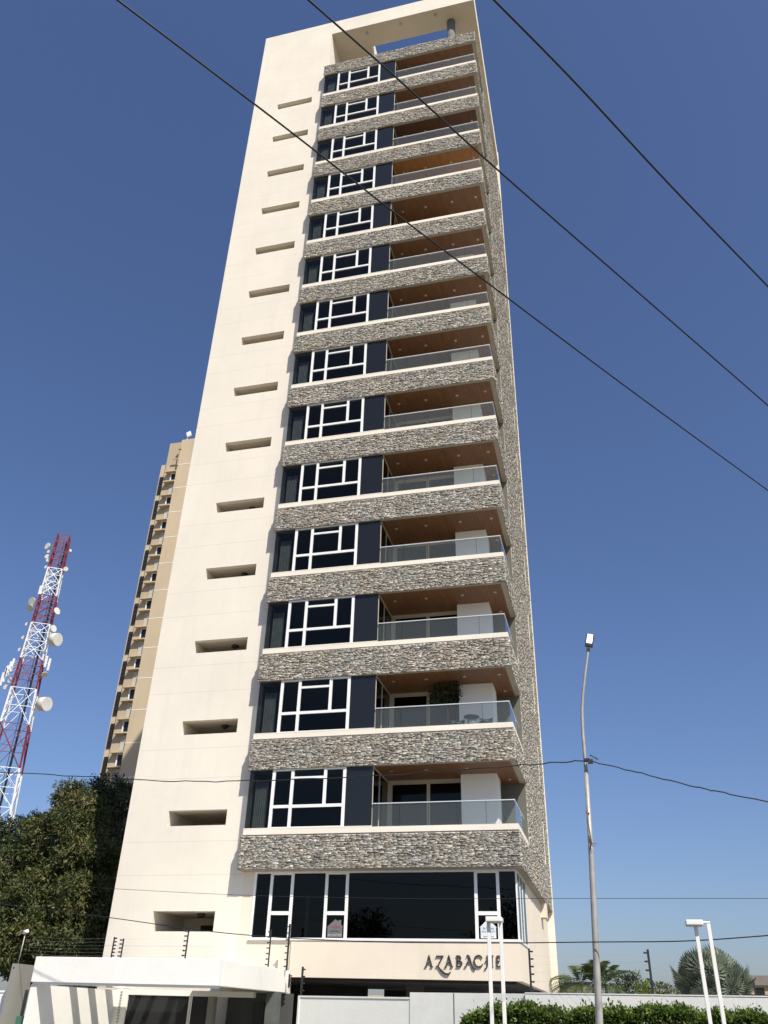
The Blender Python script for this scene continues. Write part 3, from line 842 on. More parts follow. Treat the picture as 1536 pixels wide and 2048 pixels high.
# things on one balcony (k = 1)
fz = FL+H
r = empty('bistro_table', (-4.25, 28.98, fz)); tag(r, 'small round dark balcony table with slim wire base behind the glass railing', 'table')
mb = MB(); mb.tube([(0, 0, .70), (0, 0, .725)], .28, 28); mb.build('table_top', M['black'], r)
mb = MB()
for i in range(14):
    t = i*math.pi/7; mb.tube([(.16*math.cos(t), .16*math.sin(t), .70), (.11*math.cos(t), .11*math.sin(t), .35), (.2*math.cos(t), .2*math.sin(t), 0)], .008, 5)
mb.build('base', M['galv'], r)
def stool(x, y, label):
    r = empty('balcony_chair', (x, y, fz)); tag(r, label, 'chair', 'rounded chairs at the balcony table')
    mb = MB(); pts = [(-.22+.44*i/8, .20*math.cos((i/8-.5)*2.6)) for i in range(9)]
    for i in range(8):
        (a, b), (c, d) = pts[i], pts[i+1]
        n = len(mb.v); mb.v += [(a, b, .40), (c, d, .40), (c*1.08, d*1.08+.03, .62), (a*1.08, b*1.08+.03, .62)]
        mb.f.append((n, n+1, n+2, n+3)); mb.sm.append(True)
    o = mb.build('backrest', M['black'], r); s = o.modifiers.new('s', 'SOLIDIFY'); s.thickness = .02
    mb = MB(); mb.tube([(0, 0, .38), (0, 0, .43)], .24, 22); mb.build('seat', M['black'], r)
    for i in range(4):
        t = math.pi/4+i*math.pi/2
        mb = MB(); mb.tube([(.15*math.cos(t), .15*math.sin(t), .38), (.22*math.cos(t), .22*math.sin(t), 0)], .012, 6); mb.build('leg', M['galv'], r)
stool(-4.72, 28.85, 'dark rounded chair left of the small balcony table'); stool(-3.72, 28.80, 'dark rounded chair right of the small balcony table')
r = empty('potted_plant', (-5.25, 29.55, fz)); tag(r, 'tall leafy balcony plant beside the white column', 'plant')
mb = MB(); mb.tube([(0, 0, 0), (0, 0, .45)], [.17, .22], 16); mb.build('pot', M['white_paint'], r)
mb = MB(); mb.tube([(0, 0, .4), (.05, 0, 1.0), (0, 0, 1.7)], [.03, .025, .02], 7); mb.build('stem', M['bark'], r)
V, F, Tn = crown([(0, 0, 1.85, .5, .42, .45), (.25, 0, 2.0, .35, .3, .3), (-.3, 0, 1.7, .3, .3, .3)], 130, 14, .11, .08)
np_mesh('foliage', V, F, Tn, M['leaf_dark'], r)

# ------------------------------------------------------------------ far beige tower
FY = 64.0
def fx(px, py, y=FY): return at(px, py, y).x
F_ = empty('beige_apartment_block', (-37.5, 70, GZ)); tag(F_, 'beige high-rise block with small windows partly hidden behind the cream tower', 'building')
def fpart(mb, name, m, parent=None):
    o = rel(mb, F_).build(name, m, F_ if parent is None else None)
    if parent is not None: o.parent = parent
    return o
FH = 2.92; fz0 = 47.05
XA, XB, XC = -41.78, -40.95, -39.55
mb = MB(); mb.box(XC, -30, FY, 82, GZ, 52.2); fpart(mb, 'wall', M['beige'])
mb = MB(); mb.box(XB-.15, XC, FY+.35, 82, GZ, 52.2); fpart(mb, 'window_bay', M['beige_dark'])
mb = MB(); mb.box(XA+.02, XB-.15, FY+.55, 80, GZ, 49.6); fpart(mb, 'wall', M['beige'])
mb = MB()
for i in range(16):
    z = fz0+1.93-i*FH
    mb.box(XC+.003, -30, FY-.012, FY+.05, z-.04, z+.04)
fpart(mb, 'joint_band', M['sill'])
for i in range(14):
    z = fz0-i*FH
    f = MB(); xw0, xw1 = XC-.72, XC-.02
    f.box(xw0, xw0+.1, FY+.22, FY+.40, z, z+1.1); f.box(xw1-.1, xw1, FY+.22, FY+.40, z, z+1.1); f.box(xw0+.1, xw1-.1, FY+.22, FY+.40, z+1.02, z+1.1)
    w = fpart(f, 'window', M['white_frame'])
    g = MB(); g.box(xw0+.1, xw1-.1, FY+.30, FY+.32, z, z+1.02); fpart(g, 'pane', M['panel'], parent=w)
    for za, zb2 in ((z-.13, z-.02), (z+1.11, z+1.2)):
        s = MB(); s.box(XB+.16, XC-.003, FY-.12, FY+.35, za, zb2); fpart(s, 'ledge', M['beige'])
    s = MB(); s.box(XC-.66, XC-.06, FY+.29, FY+.35, z-1.55, z-.2); fpart(s, 'mottled_panel', M['mottled'])
    s = MB(); xg0, xg1 = XB-.66, XB-.20
    for a in range(5):
        for b in range(3):
            zz = z-1.2+a*.44
            s.box(xg0+b*.15, xg0+b*.15+.13, FY+.46, FY+.56, zz, zz+.40)
    fpart(s, 'grille', M['grille'])
mb = MB(); c = Vector((XB+1.3, FY+1, 52.2)); mb.tube([c, c+Vector((.1, 0, 1.3))], .06, 6); mb.obox(c+Vector((.25, -.1, 1.4)), Vector((.22, 0, .1)), Vector((0, .08, 0)), Vector((-.1, 0, .28)))
fpart(mb, 'floodlight', M['twhite'])
mb = MB(); mb.box(XC-.02, XC+.12, FY-.1, FY+.0, 48.9, 51.2); mb.box(XC-.7, XC-.02, FY-.06, FY+.02, 49.7, 49.85); mb.box(XC-.12, XC+.16, FY-.2, FY, 50.9, 51.2)
fpart(mb, 'bracket', M['beige_dark'])

# ------------------------------------------------------------------ telecom lattice mast
TY = 110.0
tw = empty('telecom_mast', (-87.2, TY, GZ)); tag(tw, 'red and white lattice telecom mast carrying dish antennas', 'mast')
topz = 71.5; cx, cy = -87.75, TY
def half(z): d = topz-z; return 0.98 + d*0.024 + d*d*0.00022
mast_yaw = R(31)
def corner(i, z):
    h = half(z); sx, sy = ((-1, -1), (1, -1), (1, 1), (-1, 1))[i]
    c, s = math.cos(mast_yaw), math.sin(mast_yaw)
    return Vector((cx + c*sx*h - s*sy*h + (topz-z)*0.004, cy + s*sx*h + c*sy*h, z))
levels = [topz, 68.1, 64.7, 62.1, 59.5, 56.9, 54.3, 51.2, 48.0, 43.1, 37.4, 30.7, 25.0, 19.0, 12.0, 5.0, GZ]
cols = ['r', 'r', 'w', 'w', 'r', 'r', 'w', 'w', 'r', 'w', 'r', 'w', 'w', 'r', 'w', 'r']
secs = {}
i = 0
groups = []
for a, b, c in zip(levels[:-1], levels[1:], cols):
    if groups and groups[-1][0] == c: groups[-1][1].append((a, b))
    else: groups.append((c, [(a, b)]))
for c, segs in groups:
    mb = MB()
    for a, b in segs:
        w = .15 if a > 50 else .19
        for q in range(4):
            A, B = corner(q, a), corner(q, b); A2, B2 = corner((q+1) % 4, a), corner((q+1) % 4, b)
            mb.bar(A, B, w); mb.bar(A, A2, .09)
            mb.bar(A, B2, .085); mb.bar(A2, B, .085)
            m1, m2 = A.lerp(B, .5), A2.lerp(B2, .5); mb.bar(m1, m2, .075)
            mb.bar(A.lerp(A2, .5), A.lerp(B, .5), .055); mb.bar(A.lerp(A2, .5), A2.lerp(B2, .5), .055)
    rel(mb, tw).build('lattice_section', M['red'] if c == 'r' else M['twhite'], tw)
mb = MB()
for s in (-.22, .22): mb.bar((cx+s+.3, cy+.2, topz-1), (cx+s+.55, cy+.2, GZ), .06)
zz = topz-1
while zz > 8: mb.bar((cx+.08+.3, cy+.2, zz), (cx+.78-.25+.25, cy+.2, zz), .04); zz -= .6
mb.bar((cx+.7, cy+.2, topz-1), (cx+1.0, cy+.2, GZ), .22, .12)
rel(mb, tw).build('ladder', M['cable'], tw)
def dish(px, py, rad, az, el=0.0, deep=.6, drum=False):
    c = at(px, py, TY-1.0)
    ax = Vector((math.sin(az)*math.cos(el), -math.cos(az)*math.cos(el), math.sin(el)))
    mb = MB()
    if drum:
        mb.tube([c-ax*rad*deep, c-ax*rad*deep*.8, c+ax*rad*deep*.3], [rad*.6, rad*.98, rad], 28)
    else:
        mb.tube([c-ax*rad*.55, c-ax*rad*.3, c-ax*rad*.05, c+ax*rad*.12], [rad*.25, rad*.75, rad, rad*.98], 22)
    zc = min(max(c.z, 0), topz); tgt = corner(0 if c.x < cx else 1, zc)
    o = rel(mb, tw).build('dish_antenna', M['dish'], tw)
    mb = MB(); mb.bar(c-ax*rad*.4, tgt, .09); mb.bar(c-ax*rad*.4+Vector((0, 0, -.3)), tgt+Vector((0, 0, -.6)), .06)
    b = rel(mb, tw).build('bracket', M['galv'], None); b.parent = o
    mb = MB(); ring = .0
    return o
dish(95, 1092, .62, R(-15)); dish(97, 1103, .30, R(0)); dish(94, 1113, .42, R(5)); dish(96, 1120, .36, R(5)); dish(92, 1134, .30, R(5))
dish(141, 1101, .24, R(60)); dish(131.5, 1138, .40, R(30), R(-10)); dish(64, 1203, .70, R(-5), R(-20)); dish(60, 1216, .62, R(0), R(-35)); dish(114, 1222, .62, R(75), R(10))
dish(53, 1248, .28, R(0)); dish(107, 1257, .60, R(75), R(5)); dish(113, 1279, 1.05, R(82), R(-5), 1.0, True); dish(46, 1275, .30, R(0)); dish(39, 1299, .30, R(0))
dish(89, 1349, .50, R(60), R(-50)); dish(91, 1408, 1.08, R(80), R(-5), 1.1, True); dish(20, 1360, .5, R(-10)); dish(11, 1374, .4, R(0))
for px, py, l in ((25, 1330, 2.2), (19, 1337, 2.4), (10, 1350, 2.3), (4, 1358, 2.2), (92, 1323, 1.9), (98, 1329, 2.0), (13, 1343, 2.0), (80, 1180, 1.6)):
    c = at(px, py, TY-1); mb = MB(); mb.obox(c, (.16, 0, 0), (0, .08, 0), (0, 0, l/2))
    mb.bar(c+Vector((0, .1, .3)), corner(0 if c.x < cx else 1, min(c.z+.3, topz)), .07)
    rel(mb, tw).build('panel_antenna', M['twhite'], tw)

# ------------------------------------------------------------------ gatehouse at the left
G = empty('gatehouse', (-13, 25, GZ)); tag(G, 'low white gatehouse with flat canopy in front of the cream tower', 'building')
def gpart(mb, name, m, parent=None, bevel=0):
    o = rel(mb, G).build(name, m, G if parent is None else None, bevel)
    if parent is not None: o.parent = parent
    return o
GX0, GX1, GY0, GY1, GC0, GC1 = -15.70, -10.20, 22.95, 28.42, 0.62, 1.235
mb = MB()
mb.box(GX0, GX1, GY0, GY0+.30, GC0, GC1); mb.box(GX1-.25, GX1, GY0+.30, GY1, GC0, GC1); mb.box(GX0, GX0+.2, GY0+.3, GY1, GC0, GC1)
mb.box(-12.6, GX1-.25, GY0+.30, GY1, GC0+.15, GC1-.05)
for y in (24.5, 25.5, 26.5): mb.box(GX0+.2, -12.6, y, y+.16, GC0+.12, GC1-.1)
gpart(mb, 'canopy', M['white_wall'], bevel=.012)
mb = MB(); mb.box(GX0+.04, GX1-.04, GY0+.04, GY0+.28, GC0-.05, GC0-.001); gpart(mb, 'drip_edge', M['white_wall'])
mb = MB(); mb.box(GX0-.02, GX0+.16, GY0+.08, 27.7, GZ, GC0-.051); gpart(mb, 'side_wall', M['white_wall'])
mb = MB(); mb.box(-15.54, -15.1, 27.3, 27.7, GZ, GC0-.02); mb.box(-15.1, -10.9, 27.3, 27.5, .45, GC0-.02)
mb.box(-13.0, -12.93, 27.28, 27.34, GZ, .45)
gpart(mb, 'frame', M['white_wall'])
mb = MB()
for i in range(26): mb.box(-15.36, -15.30, 27.28, 27.3-.001, GZ+.1+i*.08, GZ+.14+i*.08)
gpart(mb, 'perforated_trim', M['galv'])
mb = MB(); mb.box(-15.1, -13.0, 27.36, 27.38, GZ, .45); mb.box(-12.93, -12.35, 27.36, 27.38, GZ, .45); gpart(mb, 'glass_door', M['panel'])
mb = MB(); mb.box(-12.35, -12.15, 27.25, 27.5, GZ, .45); gpart(mb, 'post', M['concrete'])
mb = MB(); mb.box(-12.15, -10.0, 28.3, 28.4, GZ, .6); gpart(mb, 'back_wall', M['interior'])
mb = MB(); mb.box(-11.25, -10.9, 28.22, 28.29, GZ, .35); mb.box(-10.75, -10.45, 28.22, 28.29, GZ, .35); gpart(mb, 'door', M['interior_dark'])
mb = MB(); mb.box(-10.45, -10.12, 27.2, 27.6, GZ, .60); gpart(mb, 'post', M['dark_post'])
# concrete boundary pier left of it
pa = at(25, 1927, 22.8); pb = at(33.5, 1927, 22.8); yb_ = 22.8
while at(68, 1931, yb_).x > pb.x: yb_ += .02
r = empty('concrete_pier', (pb.x, 22.8, GZ)); tag(r, 'bare grey concrete boundary wall end left of the white gatehouse', 'wall')
mb = MB(); mb.box(pa.x-pb.x, 0, 0, yb_-22.8, 0, pb.z-GZ); mb.build('wall', M['concrete'], r)
mb = MB(); mb.tube([(-.06, -.001, pb.z-GZ-.1), (-.06, -.012, pb.z-GZ-.1)], .02, 8); mb.build('anchor', M['black'], r)
gc = at(44, 2040, 23.6)
r2 = empty('green_cabinet', (pb.x+.16, 23.6, GZ)); tag(r2, 'green metal cabinet at the foot of the concrete wall end', 'cabinet')
mb = MB(); mb.box(-.15, .15, -.3, .3, 0, 1.42); mb.build('body', M['green_box'], r2, bevel=.01)
for i in range(5):
    mb = MB(); mb.box(.151, .158, -.12, .12, 1.0+i*.06, 1.03+i*.06); mb.build('vent', M['black'], r2)
r3 = empty('camera_mast', (pb.x-.03, 22.9, pb.z)); tag(r3, 'thin mast with a small white camera on top of the concrete wall end', 'mast')
mb = MB(); mb.tube([(0, 0, 0), (.02, 0, .78)], .016, 8); mb.build('pole', M['galv'], r3)
mb = MB(); mb.tube([(-.04, 0, .78), (.10, -.04, .81)], .045, 10); mb.build('camera_head', M['white_paint'], r3)
r4 = empty('white_boundary_wall', (pb.x-2.1, 23.3, GZ)); tag(r4, 'white boundary wall at the far left edge', 'wall')
mb = MB(); mb.box(-4, 1.75, 0, .2, 0, at(5, 1985, 23.3).z-GZ); mb.box(-4, 1.76, -.02, .22, at(5, 1985, 23.3).z-GZ+.001, at(5, 1985, 23.3).z-GZ+.05); mb.build('wall', M['white_wall'], r4)

# ------------------------------------------------------------------ perimeter wall, gate, hedge
def wall_run(name, label, cat, s0, s1, z1, m, th=.18, capz=None):
    a = wl_pt(s0, 0, GZ); r = empty(name, a, math.atan2(WD.y, WD.x)); tag(r, label, cat)
    mb = MB(); L = s1-s0; mb.box(0, L, -th/2, th/2, 0, z1-GZ); 
    return r, mb, L
r, mb, L = wall_run('sliding_gate', 'plain grey-white sliding gate panel beside the gatehouse', 'gate', -3.61, 0, .50, M['white_wall'], .06)
mb.build('panel', M['white_wall'], r)
mb = MB(); mb.box(0, L, -.05, .05, 2.06, 2.10); mb.box(0, .06, -.05, .05, 0, 2.06); mb.build('frame', M['white_paint'], r)
r, mb, L = wall_run('garage_screen', 'taller pale panel screen between the sliding gate and the hedge', 'wall', .02, 3.25, .61, M['white_wall'], .10)
mb.build('panel', M['white_paint'], r)
mb = MB(); mb.box(1.28, 1.30, -.056, -.05, 0, 2.2); mb.build('joint', M['black'], r)
PD = Vector((.975, -.222, 0)).normalized(); PN = Vector((PD.y, -PD.x, 0)); P0 = wl_pt(3.27, 0, GZ); L = 26
r = empty('perimeter_wall', P0, math.atan2(PD.y, PD.x)); tag(r, 'long white perimeter wall behind the green hedge', 'wall')
mb = MB(); mb.box(0, L, -.11, .11, 0, .61-GZ)
mb.build('wall', M['white_wall'], r)
mb = MB(); mb.box(0, L, -.12, .12, 2.211, 2.235); mb.build('coping', M['white_wall'], r)

h = P0-PD*1.3+PN*.75
hr = empty('hedge', h, math.atan2(PD.y, PD.x)); tag(hr, 'clipped green hedge growing along the white perimeter wall', 'hedge')
HL = 14.0; n = 120000
xs = RNG.random(n)*HL
topn = 1.84 + .04*np.sin(xs*1.7)+.035*np.sin(xs*4.1+1)+.03*np.sin(xs*9)
endf = np.clip(xs/.8, 0, 1)**.5; topn = topn*(.72+.28*endf)
sel = RNG.random(n)
yy = np.where(sel < .62, -.40+RNG.normal(0, .09, n), RNG.uniform(-.42, .42, n))
zz = np.where(sel < .55, topn*(1-RNG.random(n)**1.3*.6), topn+RNG.normal(0, .05, n)-.04)
sp = RNG.random(n) < .04
zz = np.where(sp & (sel >= .55), zz+RNG.random(n)*.16, zz)
C = np.stack([xs, yy, zz], 1)
O = np.where((sel < .55)[:, None], np.array([0, -1, .4]), np.array([0, -.2, 1.0]))
cl = np.sin(xs*13+zz*17)*.2+.45
V, F, Tn = leaves(C, O, .088, .5, np.clip(cl+RNG.normal(0, .2, n)+np.where(sel > .55, .15, 0), 0, 1), droop=.0, spread=.7)
np_mesh('foliage', V, F, Tn, M['leaf_hedge'], hr)
mb = MB()
for i in range(40):
    x = .2+i*.35; mb.tube([(x, 0, 0), (x+random.uniform(-.1, .1), random.uniform(-.1, .1), 1.0), (x+random.uniform(-.2, .2), random.uniform(-.2, .2), 1.75)], [.02, .014, .006], 5)
mb.build('stem', M['bark'], hr)

# electric fence posts
def epost(x, y, z, h_, n, label, lean=(0, 0), side=1, w=.035):
    r = empty('electric_fence_post', (x, y, z)); tag(r, label, 'fence post', 'electric fence posts')
    a = Vector((0, 0, 0)); b = Vector((lean[0], lean[1], h_))
    mb = MB(); mb.bar(a, b, w, w); mb.build('pole', M['black'], r)
    for i in range(n):
        p = a.lerp(b, (i+.6)/n); m2 = MB(); m2.tube([p, p+Vector((side*.07, -.02, .0)), p+Vector((side*.10, -.02, 0))], [.012, .022, .012], 7); m2.build('insulator', M['black'], r)
    return r
ep = []
ep.append(epost(*at(222, 1916, 23.4), .52, 6, 'electric fence post leftmost on the gatehouse canopy', side=1, w=.03))
ep.append(epost(*at(241, 1917, 23.8), .50, 5, 'electric fence post close right of the leftmost canopy post', side=-1, w=.03))
ep.append(epost(*at(370, 1917, 23.2), .70, 6, 'electric fence post in the middle of the gatehouse canopy', side=-1, w=.03))
ep.append(epost(*at(536, 1936, 27.2), 1.05, 7, 'thin electric fence post on the canopy beside the lettered wall', side=-1, w=.035))
ep.append(epost(*at(573, 1941, 27.9), 1.30, 7, 'thick electric fence post where the canopy meets the lettered wall', side=-1, w=.05))
ep.append(epost(*at(577, 1976, 28.0), .38, 3, 'short electric fence bracket at the canopy end', side=1, w=.04))
ep.append(epost(*at(602, 1990, 26.4), .72, 4, 'electric fence post at the left end of the sliding gate', side=1, w=.05))
p1 = at(1063, 1987, 23.35); p1.z = .60; ep.append(epost(p1.x, p1.y, p1.z, .98, 6, 'electric fence post on the wall beside the tower corner', side=1, w=.045, lean=(0, 0)))
p2 = at(1306, 1987, 21.9); ep.append(epost(p2.x, p2.y, p2.z, .86, 5, 'dark electric fence post on the wall between the two palms', lean=(0, 0), side=-1, w=.05))
def fence_wires(a, b, zs, label, name='electric_fence_wires'):
    mb = MB()
    for z in zs: mb.tube(wire_smooth(Vector((a[0], a[1], z)), Vector((b[0], b[1], z)), .03, 6), .0009, 4)
    o = mb.build(name, M['galv']); tag(o, label, 'wires')
fence_wires(p1, p2, [p1.z+.18*i+.1 for i in range(5)], 'thin electric fence wires above the white perimeter wall')
q1 = at(222, 1916, 23.4); q2 = at(370, 1917, 23.2)
fence_wires(q1, q2, [q1.z+.085*i+.06 for i in range(6)], 'thin electric fence wires above the gatehouse canopy')
q3 = Vector((pb.x, 23.0, pb.z))
fence_wires(q3, q1, [q1.z+.085*i+.06 for i in range(6)], 'thin electric fence wires from the camera mast to the gatehouse')

# ------------------------------------------------------------------ lamps
LY = 17.7
r = empty('street_lamp', at(1200, 2047, LY)+Vector((0, 0, GZ))); tag(r, 'tall galvanised street lamp with a curved neck and square LED head', 'street lamp')
bx = r.location.copy()
pp = [at(1200, 2047, LY)+Vector((.02, 0, GZ)), at(1199, 2047, LY), at(1183, 1720, LY), at(1172, 1540, LY), at(1166, 1470, LY), at(1164.5, 1435, LY), at(1165, 1400, LY), at(1170, 1350, LY), at(1177, 1297, LY)]
rr = [.068, .066, .052, .040]
mb = MB(); mb.tube([p-bx for p in pp[:4]], rr[:4], 14); mb.build('pole', M['galv'], r)
mb = MB()
def cr3(P, n=5):
    out = []; Q = [P[0]]+P+[P[-1]]
    for i in range(1, len(Q)-2):
        for j in range(n):
            t = j/n; a, b, c, d = Q[i-1], Q[i], Q[i+1], Q[i+2]
            out.append(0.5*((2*b)+(c-a)*t+(2*a-5*b+4*c-d)*t*t+(3*b-a-3*c+d)*t**3))
    out.append(P[-1]); return out
arm = cr3([p-bx for p in pp[3:]], 5); mb.tube(arm, list(np.linspace(.036, .026, len(arm))), 12); mb.build('neck', M['galv'], r)
c0 = at(1177, 1297, LY)-bx; c1 = at(1181, 1268, LY)-bx
ax = (c1-c0).normalized(); hx = Vector((1, 0, 0)); hx = (hx-ax*hx.dot(ax)).normalized(); hn = ax.cross(hx).normalized()
if hn.y > 0: hn = -hn
mb = MB(); cc = (c0+c1)/2+ax*.02; mb.obox(cc, hx*.085, ax*.16, hn*.028); mb.obox(c0-ax*.03, hx*.035, ax*.05, hn*.03)
hd = mb.build('lamp_head', M['black'], r, bevel=.012)
mb = MB(); mb.obox(cc+hn*.030+ax*.03, hx*.060, ax*.105, hn*.004); e = mb.build('led_panel', M['led'], None); e.parent = hd
mb = MB(); mb.obox(at(1181, 1523, LY-.1)-bx, (.05, 0, 0), (0, .04, 0), (0, 0, .04)); mb.obox(at(1174, 1520, LY)-bx, (.05, 0, 0), (0, .05, 0), (0, 0, .025))
mb.tube([at(1180, 1510, LY-.1)-bx, at(1184, 1512, LY-.1)-bx, at(1196, 1519, LY-.1)-bx], .012, 5)
mb.build('cable_clamp', M['black'], r)
mb = MB(); mb.tube([at(1174, 1620, LY-.055)-bx, at(1176, 1645, LY-.1)-bx, at(1183, 1685, LY-.065)-bx, at(1180, 1700, LY-.1)-bx], .012, 5)
for q in ((1196, 1688), (1190, 1693), (1186, 1694)): mb.tube([at(1182, 1686, LY-.1)-bx, at(*q, LY-.12)-bx], .005, 4)
mb.tube([at(1172, 1625, LY-.055)-bx, at(1179, 1627, LY-.055)-bx], .014, 5)
mb.build('loose_cable', M['rust'], r)

def portal(top_l, top_r, hx0, hx1, y, label):
    a = at(*top_l, y); b = at(*top_r, y)
    r = empty('portal_lamp', (a.x, y, GZ)); tag(r, label, 'lamp', 'slim white double-post lamps')
    zt = a.z-GZ; w = b.x-a.x
    for x in (0, w):
        mb = MB(); mb.box(x-.026, x+.026, -.026, .026, 0, zt+(0 if x < .01 else .03)); mb.build('post', M['white_paint'], r, bevel=.005)
    u0 = at(hx0, top_l[1], y).x-a.x; u1 = at(hx1, top_l[1], y).x-a.x
    mb = MB(); mb.box(u0, u1, -.12, .12, zt+.002, zt+.072)
    if u1 < w-.03: mb.box(u1, w+.03, -.03, .03, zt+.031, zt+.06)
    mb.build('lamp_head', M['white_paint'], r, bevel=.012)
    mb = MB(); mb.box(u0+.02, u1-.02, -.10, .10, zt-.003, zt+.001); mb.build('diffuser', M['white_frame'], r)
portal((1391, 1852), (1417, 1852), 1372, 1406, 14.0, 'slim white double-post lamp standing in front of the silvery fan palm')
portal((977, 1845), (1001, 1845), 973, 1005, 14.0, 'slim white double-post lamp in front of the lettered wall')

# ------------------------------------------------------------------ overhead lines
def cable(name, label, pts, rad, m=None, group=None):
    mb = MB(); mb.tube(cr3([Vector(p) for p in pts], 8), rad, 6)
    o = mb.build(name, m or M['cable']); tag(o, label, 'cable', group); return o
ZC = 7.4
def over(pix, z, ext=0.25):
    P = [atz(px, py, z) for px, py in pix]
    P = [P[0]+(P[0]-P[1])*ext] + P + [P[-1]+(P[-1]-P[-2])*ext*3]
    return P
cable('overhead_cable', 'thick black overhead cable crossing lowest over the tower front', over([(235, 0), (430, 148), (600, 278), (800, 434), (985, 573), (1250, 772), (1536, 981)], ZC), .0105, group='thick overhead cables')
cable('overhead_cable', 'thick black overhead cable crossing the top storeys of the tower', over([(617, 0), (800, 162), (1000, 344), (1250, 562), (1536, 811)], ZC+.0), .010, group='thick overhead cables')
cable('overhead_cable', 'thick black overhead cable in open sky at the upper right', over([(988, 0), (1150, 165), (1340, 370), (1536, 573)], ZC+.4), .0105, group='thick overhead cables')
# cable through the lamp post clamp
att = at(1176, 1521, LY-.1)
Lp = [at(-60, 1541, 20.5), at(150, 1552, 20.2), at(330, 1562, 19.9), at(520, 1561, 19.5), at(760, 1551, 19.0), at(960, 1537, 18.4), at(1100, 1526, 18.0), att]
def wob(P, n=9, amp=.012):
    Q = cr3([Vector(p) for p in P], n); out = []
    for i, p in enumerate(Q):
        q = p.copy(); q.z += amp*math.sin(i*1.3)+amp*.6*math.sin(i*2.9+1); out.append(q)
    return out
mb = MB(); mb.tube(wob(Lp), .012, 6); tag(mb.build('service_cable', M['cable']), 'wavy black service cable running left from the lamp post clamp', 'cable')
Rp = [att, at(1260, 1541, 17.6), at(1380, 1571, 17.4), at(1460, 1588, 17.2), at(1620, 1622, 17.0)]
mb = MB(); mb.tube(wob(Rp, 9, .008), .012, 6); tag(mb.build('service_cable', M['cable']), 'wavy black service cable running right from the lamp post clamp', 'cable')
a2 = at(1191, 1884, LY-.12)
mb = MB(); mb.tube(cr3([at(-60, 1800, 21.5), at(210, 1834, 20.5), at(450, 1866, 19.8), at(700, 1882, 19.0), at(950, 1886, 18.3), a2, at(1370, 1882, 17.0), at(1536, 1871, 16.6), at(1640, 1862, 16.3)], 8), .0105, 6)
tag(mb.build('telephone_cable', M['cable']), 'thin black cable strung low across the podium windows to the lamp post', 'cable')
mb = MB(); mb.tube(cr3([at(-40, 1762, 26), at(220, 1777, 25.5), at(480, 1790, 25), at(800, 1797, 24), at(1110, 1797, 23), at(1536, 1797, 22), at(1650, 1797, 21.6)], 6), .006, 5)
tag(mb.build('thin_wire', M['cable']), 'very thin wire passing just under the lowest stone band', 'cable')

# ------------------------------------------------------------------ trees at the left
def lb(px, py, y, rx, ry=None, rz=None):
    p = at(px, py, y); return (p.x, p.y, p.z, rx, ry or rx, rz or rx*.85)
tree('broadleaf_tree', 'large olive broadleaf tree with yellowish leaf tips at the left', (at(90, 1800, 35).x, 35, GZ),
     lumpy([lb(165, 1655, 34, 1.4), lb(140, 1600, 34.5, .85), lb(95, 1690, 34.5, 1.35), lb(50, 1745, 34.5, 1.5), lb(130, 1735, 34, 1.5), lb(10, 1820, 34, 1.6), lb(85, 1810, 33.5, 1.5), lb(155, 1800, 33, 1.5),
      lb(45, 1890, 33, 1.6), lb(120, 1880, 32.5, 1.6), lb(185, 1720, 33.5, 1.3), lb(-25, 1880, 33.5, 1.7), lb(185, 1870, 33, 1.4)], 9),
     7600, 19, .18, .13, M['leaf_olive'], .26, 2.6, 3, fill=.25, asp=.34)
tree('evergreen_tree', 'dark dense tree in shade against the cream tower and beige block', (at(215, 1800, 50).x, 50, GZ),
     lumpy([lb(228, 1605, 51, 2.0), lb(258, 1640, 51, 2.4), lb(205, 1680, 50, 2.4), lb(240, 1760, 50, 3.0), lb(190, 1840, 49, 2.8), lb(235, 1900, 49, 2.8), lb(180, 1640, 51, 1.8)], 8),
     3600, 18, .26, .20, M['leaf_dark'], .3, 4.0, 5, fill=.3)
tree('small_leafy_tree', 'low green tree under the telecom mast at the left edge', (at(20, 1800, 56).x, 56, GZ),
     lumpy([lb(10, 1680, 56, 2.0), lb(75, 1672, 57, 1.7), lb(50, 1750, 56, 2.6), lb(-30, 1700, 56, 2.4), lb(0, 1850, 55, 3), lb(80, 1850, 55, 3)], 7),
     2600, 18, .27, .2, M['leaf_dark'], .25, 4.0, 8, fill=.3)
# trees over the road behind the viewer, mirrored in the podium glass
for i, (x, y, s) in enumerate(((-22, -22, 1.0), (-9, -26, 1.15), (5, -24, .9))):
    tree('roadside_tree', ['spreading roadside tree across the road, leftmost', 'tallest roadside tree across the road, middle', 'smaller roadside tree across the road, rightmost'][i], (x, y, GZ),
         [(x, y, 5.0*s, 3*s, 3*s, 2.2*s), (x-2.2*s, y, 4*s, 2.2*s, 2*s, 1.6*s), (x+2.3*s, y+.5, 4.2*s, 2.2*s, 2*s, 1.6*s), (x+.4, y, 6.8*s, 1.8*s, 1.8*s, 1.4*s)],
         420, 16, .4, .4, M['leaf_dark'], .25, 3.0, 20+i, group='roadside trees across the road')

